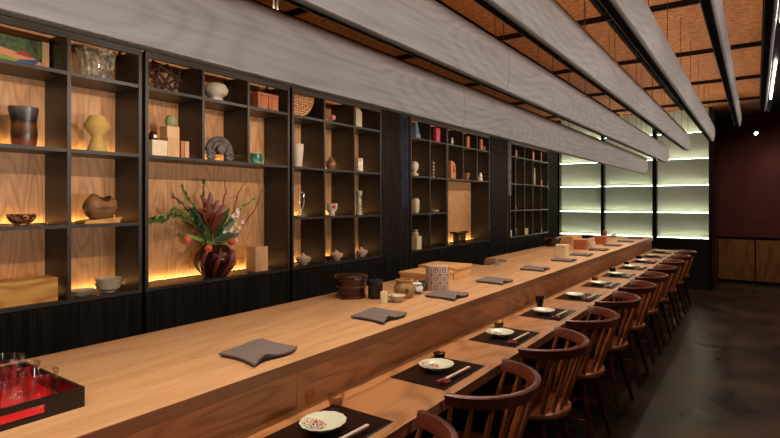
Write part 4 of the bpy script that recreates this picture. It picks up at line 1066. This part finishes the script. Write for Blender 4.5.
# blossoms
t = thing('blossom_spray', 'spray of small white pink blossoms right of the brown leaves', 'flower', (VX, 2.345, 1.05))
bm = bmesh.new(); rnd = random.Random(5)
tube(bm, smooth_path([(0, 0, 0), (.04, .05, .13), (.05, .15, .33)], 5), .003, 6)
tube(bm, smooth_path([(0.02, 0.02, .08), (.05, .12, .16), (.06, .19, .2)], 5), .0025, 6)
ob('stem', bm, gd, t, smooth=True)
pk = plain('pale_pink_petal', rgb(232, 204, 186), .6)
for (y, z) in [(2.514, 1.387), (2.546, 1.368), (2.5, 1.331), (2.519, 1.286), (2.46, 1.244), (2.5, 1.22), (2.428, 1.246), (2.439, 1.201), (2.481, 1.184), (2.519, 1.231), (2.47, 1.35), (2.45, 1.29), (2.55, 1.30), (2.48, 1.26), (2.53, 1.34), (2.46, 1.21), (2.50, 1.17), (2.41, 1.23), (2.49, 1.30), (2.53, 1.26)]:
    bm = bmesh.new(); c = Vector((.06+rnd.uniform(-.02, .03), y-2.345, z-1.05))
    for q in range(5):
        a = 2*PI*q/5+rnd.random(); leaf(bm, c, (.4, math.cos(a), math.sin(a)), .021, .016, Vector((1, .1, .1)), .1)
    ob('blossom', bm, pk, t)

# lattice disc cabinet
def lattice():
    m, tt, b = nt('orange_lattice'); N = tt.nodes; L = tt.links
    tc = N.new('ShaderNodeTexCoord'); v = N.new('ShaderNodeTexVoronoi'); v.inputs['Scale'].default_value = 48; v.inputs['Randomness'].default_value = .35
    L.new(tc.outputs['Object'], v.inputs['Vector'])
    r = N.new('ShaderNodeValToRGB'); r.color_ramp.interpolation = 'CONSTANT'; e = r.color_ramp.elements
    e[0].color = rgb(120, 60, 30); e[1].position = .42; e[1].color = rgb(224, 164, 104)
    L.new(v.outputs['Distance'], r.inputs['Fac']); L.new(r.outputs['Color'], b.inputs['Base Color']); b.inputs['Roughness'].default_value = .5
    return m
t = thing('lattice_plate', 'orange lattice patterned fan-shaped plate standing in the top row', 'plate', (-3.155, 3.15, R3+.003))
fan_ = [(-.10, .205)]+[(.175*math.cos(-PI*k/36), .20+.195*math.sin(-PI*k/36)) for k in range(37) if .175*math.cos(-PI*k/36) > -.10]+[(-.10, .04)]
fan_ = [p for p in fan_ if p[1] >= 0]
bm = bmesh.new(); prism(bm, fan_, -.004, .004, 'X'); ob('disc', bm, lattice(), t, smooth=True)
bm = bmesh.new(); tube(bm, [(0, p[0], p[1]+.002) for p in fan_[1:-1]], .005, 8, cap=False); ob('rim', bm, M['boxv'], t, smooth=True)
bm = bmesh.new(); lathe(bm, [(0, 0), (.036, 0), (.04, .01), (.05, .13), (.054, .18), (.05, .197), (.046, .197), (.048, .175), (.036, .02), (0, .012)], 32, wob=.04); single('tall_vase', bm, M['offwhite'], (-3.19, 3.165, R2), 'tall cream crackled vase', 'vase', smooth=True)
t = thing('loop_sculpture', 'thin steel loop sculpture on a small base', 'sculpture', (-3.19, 3.20, R1))
bm = bmesh.new(); bx(bm, -.03, .03, -.06, .05, 0, .008, .002); ob('base', bm, M['steel'], t)
bm = bmesh.new(); tube(bm, smooth_path([(0, -.04, .008), (0, .0, .04), (0, .04, .11), (0, .04, .19), (0, .015, .21), (0, -.01, .17), (0, -.005, .10), (0, .02, .02), (0, .03, .008)], 5), .004, 8); ob('loop', bm, M['steel'], t, smooth=True)
def lidjar(label, y, s=1.0, x=-3.18):
    t = thing('lidded_jar', label, 'jar', (x, y, R0), 0, 'pinkish clay lidded jars'); s *= 1.12
    if 'clay_pink' not in M: M['clay_pink'] = plain('pinkish_clay', rgb(216, 180, 150), .6, var=.1, bscale=30)
    bm = bmesh.new(); lathe(bm, [(0, 0), (.028*s, 0), (.032*s, .008*s), (.055*s, .03*s), (.06*s, .046*s), (.060*s, .052*s), (0, .05*s)], 36); ob('body', bm, M['clay_pink'], t, smooth=True)
    bm = bmesh.new(); lathe(bm, [(0, .0525*s), (.063*s, .0525*s), (.064*s, .057*s), (.045*s, .064*s), (.022*s, .074*s), (.010*s, .082*s), (.012*s, .092*s), (0, .095*s)], 36); ob('lid', bm, M['clay_pink'], t, smooth=True)
lidjar('pinkish clay lidded jar in the bottom row under the steel loop', 3.225, .95)
lidjar('pinkish clay lidded jar beside the small dark bowl', 3.655, .9)
lidjar('pinkish clay lidded jar in the bottom row under the patterned bottle', 4.03, .9)
bm = bowlp(.035, .045); single('dark_bowl', bm, plain('dark_red_glaze', rgb(60, 20, 14), .3), (-3.17, 3.535, R0), 'small dark bowl left of the middle clay jar', 'bowl', smooth=True)
t = thing('plum_flower', 'little pink flower on a short dark twig in the top row', 'flower', (-3.2, 3.58, R3))
bm = bmesh.new(); tube(bm, smooth_path([(0, -.04, .07), (0, -.01, .05), (0, .02, .055), (0, .03, .01), (0, .03, 0)], 4), .005, 7); ob('twig', bm, rb, t, smooth=True)
bm = bmesh.new(); bmesh.ops.create_icosphere(bm, subdivisions=3, radius=.027)
for v in bm.verts: v.co *= 1+.25*mnoise.noise(v.co*90); v.co += Vector((.01, .035, .055))
ob('petals', bm, plain('pink_petal', rgb(226, 140, 130), .5), t, smooth=True)
bm = bmesh.new(); lathe(bm, [(0, 0), (.03, 0), (.048, .03), (.05, .06), (.035, .09), (.018, .1), (.02, .115), (.016, .115), (.014, .1), (0, .09)], 32); single('round_jar', bm, plain('chestnut_glaze', rgb(128, 80, 52), .3, var=.2, bscale=12), (-3.19, 3.59, R2), 'round chestnut brown jar with a narrow neck', 'jar', smooth=True)
m_dot = mottled('white_red_patterned', [rgb(224, 210, 190), rgb(224, 210, 190), rgb(150, 110, 80), rgb(222, 208, 188)], 40, .4, hard=True, bump=0)
t = thing('footed_cup', 'white patterned footed cup with a red dot', 'cup', (-3.19, 3.60, R1))
bm = bmesh.new(); lathe(bm, [(0, 0), (.03, 0), (.026, .02), (.03, .035), (.05, .06), (.054, .11), (.05, .11), (.045, .06), (0, .045)], 28, wob=.06); ob('cup', bm, m_dot, t, smooth=True)
bm = bmesh.new(); prism(bm, [(-.02+.018*math.cos(2*PI*k/16), .082+.018*math.sin(2*PI*k/16)) for k in range(16)], .047, .053, 'X'); ob('red_dot', bm, coral if False else plain('red_dot', rgb(190, 44, 30), .4), t)
bm = bmesh.new(); prism(bm, [(-.045, 0), (.045, 0), (.045, .15), (.03, .172), (.0, .18), (-.045, .178)], -.012, .012, 'X'); single('arched_plaque', bm, M['offwhite'], (-3.17, 3.965, R3), 'cream plaque with rounded top corner', 'plaque')
bm = bmesh.new(); bx(bm, -.03, .03, -.038, .038, 0, .13, .002); single('patterned_box', bm, mottled('cream_black_pattern', [rgb(220, 202, 176), rgb(220, 202, 176), rgb(70, 50, 40), rgb(220, 202, 176)], 50, .5, hard=True, bump=0), (-3.17, 3.965, R2), 'cream upright box with dark figures on it', 'box')
bm = bmesh.new(); lathe(bm, [(0, 0), (.036, 0), (.032, .03), (.024, .08), (.026, .15), (.018, .17), (.03, .195), (.034, .22), (.03, .235), (.024, .23), (0, .18)], 24, wob=.08); single('patterned_bottle', bm, mottled('cream_green_pattern', [rgb(210, 196, 166), rgb(120, 124, 96), rgb(214, 200, 170)], 40, .45), (-3.18, 3.99, R1), 'slim mottled cream bottle vase', 'vase', smooth=True)
# two-column cabinet
bm = bmesh.new(); lathe(bm, [(0, 0), (.06, 0), (.062, .04), (.05, .07), (.022, .18), (.012, .185), (0, .18)], 7); single('blue_cone', bm, plain('slate_blue_glaze', rgb(96, 122, 136), .4, var=.2, bscale=20), (-3.17, 5.01, R3), 'slate blue cone shaped ornament', 'ornament')
bm = bmesh.new(); lathe(bm, [(0, 0), (.045, 0), (.05, .02), (.02, .045), (.03, .06), (.05, .09), (.045, .14), (.02, .165), (0, .168)], 28, wob=.12); single('shell_ornament', bm, M['offwhite'], (-3.17, 4.985, R2), 'rounded cream ornament on a curled foot', 'ornament', smooth=True)
bm = bmesh.new(); lathe(bm, [(0, 0), (.032, 0), (.042, .03), (.045, .10), (.042, .145), (.03, .16), (.032, .168), (.028, .168), (0, .15)], 28, wob=.08); single('cream_jar', bm, M['offwhite'], (-3.17, 5.01, R1), 'tall cream crackled jar, cell below the rounded ornament', 'jar', smooth=True)
bm = bmesh.new(); bx(bm, -.05, .05, -.05, .05, 0, .15, .002); single('cream_box', bm, M['cream'], (-3.17, 5.01, R0), 'upright cream box in the bottom row beside the navy hanging', 'box')
bm = bmesh.new(); lathe(bm, [(0, 0), (.03, 0), (.04, .03), (.02, .045), (.03, .07), (0, .075)], 20, wob=.1); single('small_figure', bm, M['offwhite'], (-3.17, 5.01, R0+.1505), 'little cream figure on top of the upright cream box', 'figurine', smooth=True)
bm = bmesh.new(); bx(bm, -.02, .02, -.045, .045, 0, .17, .003); single('pink_box', bm, plain('hot_pink_card', rgb(206, 70, 96), .4, var=.1, bscale=20), (-3.15, 5.46, R3), 'bright pink upright box', 'box')
t = thing('bead_string', 'small white beads strung down the cell edge', 'beads', (-3.16, 5.40, R2))
for k in range(5):
    bm = bmesh.new(); lathe(bm, [(0, -.01), (.008, -.005), (.01, 0), (.008, .005), (0, .01)], 12, c=(0, 0, .011+.04*k)); ob('bead', bm, M['white'], t, smooth=True)
bm = bmesh.new(); tube(bm, [(0, 0, 0), (0, 0, .2)], .0015, 6); ob('thread', bm, M['cord'], t)
bm = bowlp(.05, .03); single('low_plate', bm, M['offwhite'], (-3.17, 5.45, R1), 'low cream saucer in the cell right of the tall cream jar', 'plate', smooth=True)
# bench niche cabinet
bm = bmesh.new(); lathe(bm, [(0, 0), (.025, 0), (.012, .02), (.02, .04), (.012, .065), (.018, .085), (0, .1)], 20, wob=.15); single('white_figurine', bm, M['white'], (-3.16, 5.86, R3), 'small white figurine in the top row above the clay slab', 'figurine', smooth=True)
t = thing('clay_slab', 'terracotta slab with an arched opening', 'sculpture', (-3.17, 5.88, R2))
po = [(-.06, 0), (.06, 0), (.06, .14), (.045, .19), (.02, .21), (-.06, .23)]
bm = bmesh.new()
for poly in ([(-.06, 0), (.06, 0), (.06, .08), (-.06, .08)], [(-.06, .08), (-.005, .08), (-.005, .17), (-.06, .23)], [(.035, .08), (.06, .08), (.06, .14), (.05, .18), (.035, .165)], [(-.06, .23), (-.005, .17), (.035, .165), (.05, .18), (.02, .21)]):
    prism(bm, poly, -.02, .02, 'X')
ob('slab', bm, plain('terracotta', rgb(186, 116, 76), .6, var=.1, bscale=20), t)
bm = bmesh.new(); bx(bm, -.012, .012, -.035, .035, 0, .155, .002); single('wood_tablet', bm, M['redbox'], (-3.15, 6.28, R3), 'orange brown upright tablet, left of two in the top row', 'tablet', group='orange tablets')
bm = bmesh.new(); bx(bm, -.012, .012, -.035, .035, 0, .155, .002); single('wood_tablet', bm, M['redbox'], (-3.15, 6.69, R3), 'orange brown upright tablet next to the small brown pot', 'tablet', group='orange tablets')
bm = bmesh.new(); lathe(bm, [(0, 0), (.025, 0), (.035, .03), (.02, .055), (.024, .07), (.02, .07), (0, .05)], 20); single('small_pot', bm, plain('small_brown_glaze', rgb(150, 100, 70), .4), (-3.16, 6.79, R3), 'small brown pot beside an orange tablet', 'pot', smooth=True)
bm = bmesh.new(); lathe(bm, [(0, 0), (.02, 0), (.016, .02), (.034, .05), (.036, .09), (.032, .09), (0, .04)], 20); single('goblet', bm, bpy.data.materials['small_brown_glaze'], (-3.16, 6.28, R2), 'small brown footed cup', 'cup', smooth=True)
bm = bmesh.new(); lathe(bm, [(0, 0), (.03, 0), (.03, .03), (.018, .04), (.028, .055), (.028, .075), (.014, .085), (.02, .11), (0, .115)], 20); single('stacked_ornament', bm, M['white'], (-3.16, 6.69, R2), 'small white stacked ornament', 'ornament', smooth=True)
t = thing('little_bench', 'little dark wooden bench with upturned top in the niche', 'bench', (-3.2, 6.14, R0))
bm = bmesh.new(); prism(bm, [(-.17, .125), (.15, .125), (.17, .15), (.15, .152), (.13, .142), (-.15, .142), (-.17, .152)], -.05, .05, 'X'); ob('top', bm, M['blackwood'], t)
for y in (-.09, .09):
    bm = bmesh.new(); bx(bm, -.04, .04, y-.012, y+.012, 0, .125); ob('leg', bm, M['blackwood'], t)
# farthest cabinet
far = [(7.94, R3, .06, .1, 'redbox', 'box'), (8.70, R3, .09, .13, 'redbox', 'box'), (9.1, R3, .05, .16, 'redbox', 'box'), (7.92, R2, .04, .15, 'offwhite', 'vase'), (8.9, R2, .03, .3, 'offwhite', 'vase'), (9.12, R2, .07, .10, 'redbox', 'box'),
       (7.90, R1, .05, .05, 'boxv', 'box'), (8.30, R1, .035, .09, 'offwhite', 'vase'), (9.1, R1, .035, .07, 'offwhite', 'vase'), (7.72, R0, .05, .10, 'cream', 'box'), (7.93, R0, .06, .12, 'dark', 'box'), (8.38, R0, .15, .10, 'boxv', 'box'), (9.11, R0, .04, .08, 'redbox', 'box')]
rown = {R0: 'bottom row', R1: 'second row up', R2: 'third row up', R3: 'top row'}
colr = {'redbox': 'reddish brown', 'offwhite': 'cream', 'boxv': 'pale wood', 'cream': 'cream white', 'dark': 'dark brown'}
cn = lambda y: 'first' if y < 7.84 else 'second' if y < 8.23 else 'third' if y < 8.61 else 'fourth' if y < 9.02 else 'last'
for (y, z, w, h, m_, kind) in far:
    bm = bmesh.new()
    if kind == 'box': bx(bm, -.05, .05, -w/2, w/2, 0, h, .002); nm = 'small_box'
    else: lathe(bm, [(0, 0), (w*.4, 0), (w*.55, h*.4), (w*.25, h*.8), (w*.35, h), (w*.28, h), (0, h*.7)], 16); nm = 'small_vase'
    single(nm, bm, M[m_], (-3.17, y, z), 'small %s %s in the farthest cabinet, %s column, %s' % (colr[m_], kind, cn(y), rown[z]), kind, smooth=(kind != 'box'))

# ------------------------------------------------------------ light
W_ = bpy.data.worlds.new('World'); S.world = W_; W_.use_nodes = True
W_.node_tree.nodes['Background'].inputs[0].default_value = (.9, .75, .6, 1); W_.node_tree.nodes['Background'].inputs[1].default_value = .02

def area(name, loc, target, sx, sy, power, col, spread=PI):
    d = bpy.data.lights.new(name, 'AREA'); d.shape = 'RECTANGLE'; d.size = sx; d.size_y = sy; d.energy = power; d.color = col; d.spread = spread
    o = bpy.data.objects.new(name, d); COL.objects.link(o); o.location = loc
    o.rotation_euler = (Vector(target)-Vector(loc)).to_track_quat('-Z', 'Y').to_euler(); return o
WARM = (1, .84, .67)
# downlights recessed in the beam channels
o = area('beam_downlight', (-1.368, 3.44, 1.8735), (-1.368, 3.44, 0), .026, 10.0, 47, WARM, math.radians(140))
o.rotation_euler = (0, 0, 0)
o = area('beam_downlight', (-1.088, 3.44, 2.0305), (-1.088, 3.44, 0), .026, 10.0, 15, WARM, math.radians(120)); o.rotation_euler = (0, 0, 0)
# track spots between the lowest beam and the cabinets
for k in range(9):
    spot((-1.62, -.1+1.15*k, 2.355), (-3.1, -.1+1.15*k, 1.85), 38, math.radians(110), .9, WARM, .03)
# uplights lying on the beams
for i in (0, 1, 2, 3, 4):
    o = area('beam_uplight', (BX[i]+.02, 4.0, 1.45+BH[i]+.255), (0, 0, 0), .03, 10, 6.5, (1, .82, .62)); o.rotation_euler = (PI, 0, 0)
# unseen fill lights added near the right wall to brighten the beam faces
for k in range(6):
    y = -.6+1.9*k
    area('beam_fill', (2.5, y, 1.25), (-1.3, y, 2.4), .25, .6, 11, (1, .90, .84), math.radians(54))
for y in (1.6, 4.0, 6.6, 9.0):
    spot((.75, y, 2.8), (-.05, y, 0), 22, math.radians(84), 1.0, WARM, .05)
# wall washer on the red wall and far panels
spot((1.0, 9.0, 2.7), (.35, 11.2, 1.0), 75, math.radians(80), .8, WARM, .05)
spot((-.0, 10.72, 2.58), (.7, 11.2, 1.5), 6, math.radians(90), .9, (1, .8, .6), .03)

# ------------------------------------------------------------ camera
cam = bpy.data.cameras.new('Camera'); co = bpy.data.objects.new('Camera', cam); COL.objects.link(co)
f = 520.0; cam.sensor_width = 36; cam.lens = f/780*36; cam.clip_start = .02
cam.shift_y = -(219-202)/780.0
co.location = (0, 0, 1.45)
co.rotation_euler = (PI/2, 0, math.atan(366/520))
S.camera = co
S.view_settings.view_transform = 'Standard'; S.view_settings.look = 'None'; S.view_settings.gamma = 1; S.view_settings.exposure = 0
S.view_settings.use_curve_mapping = False
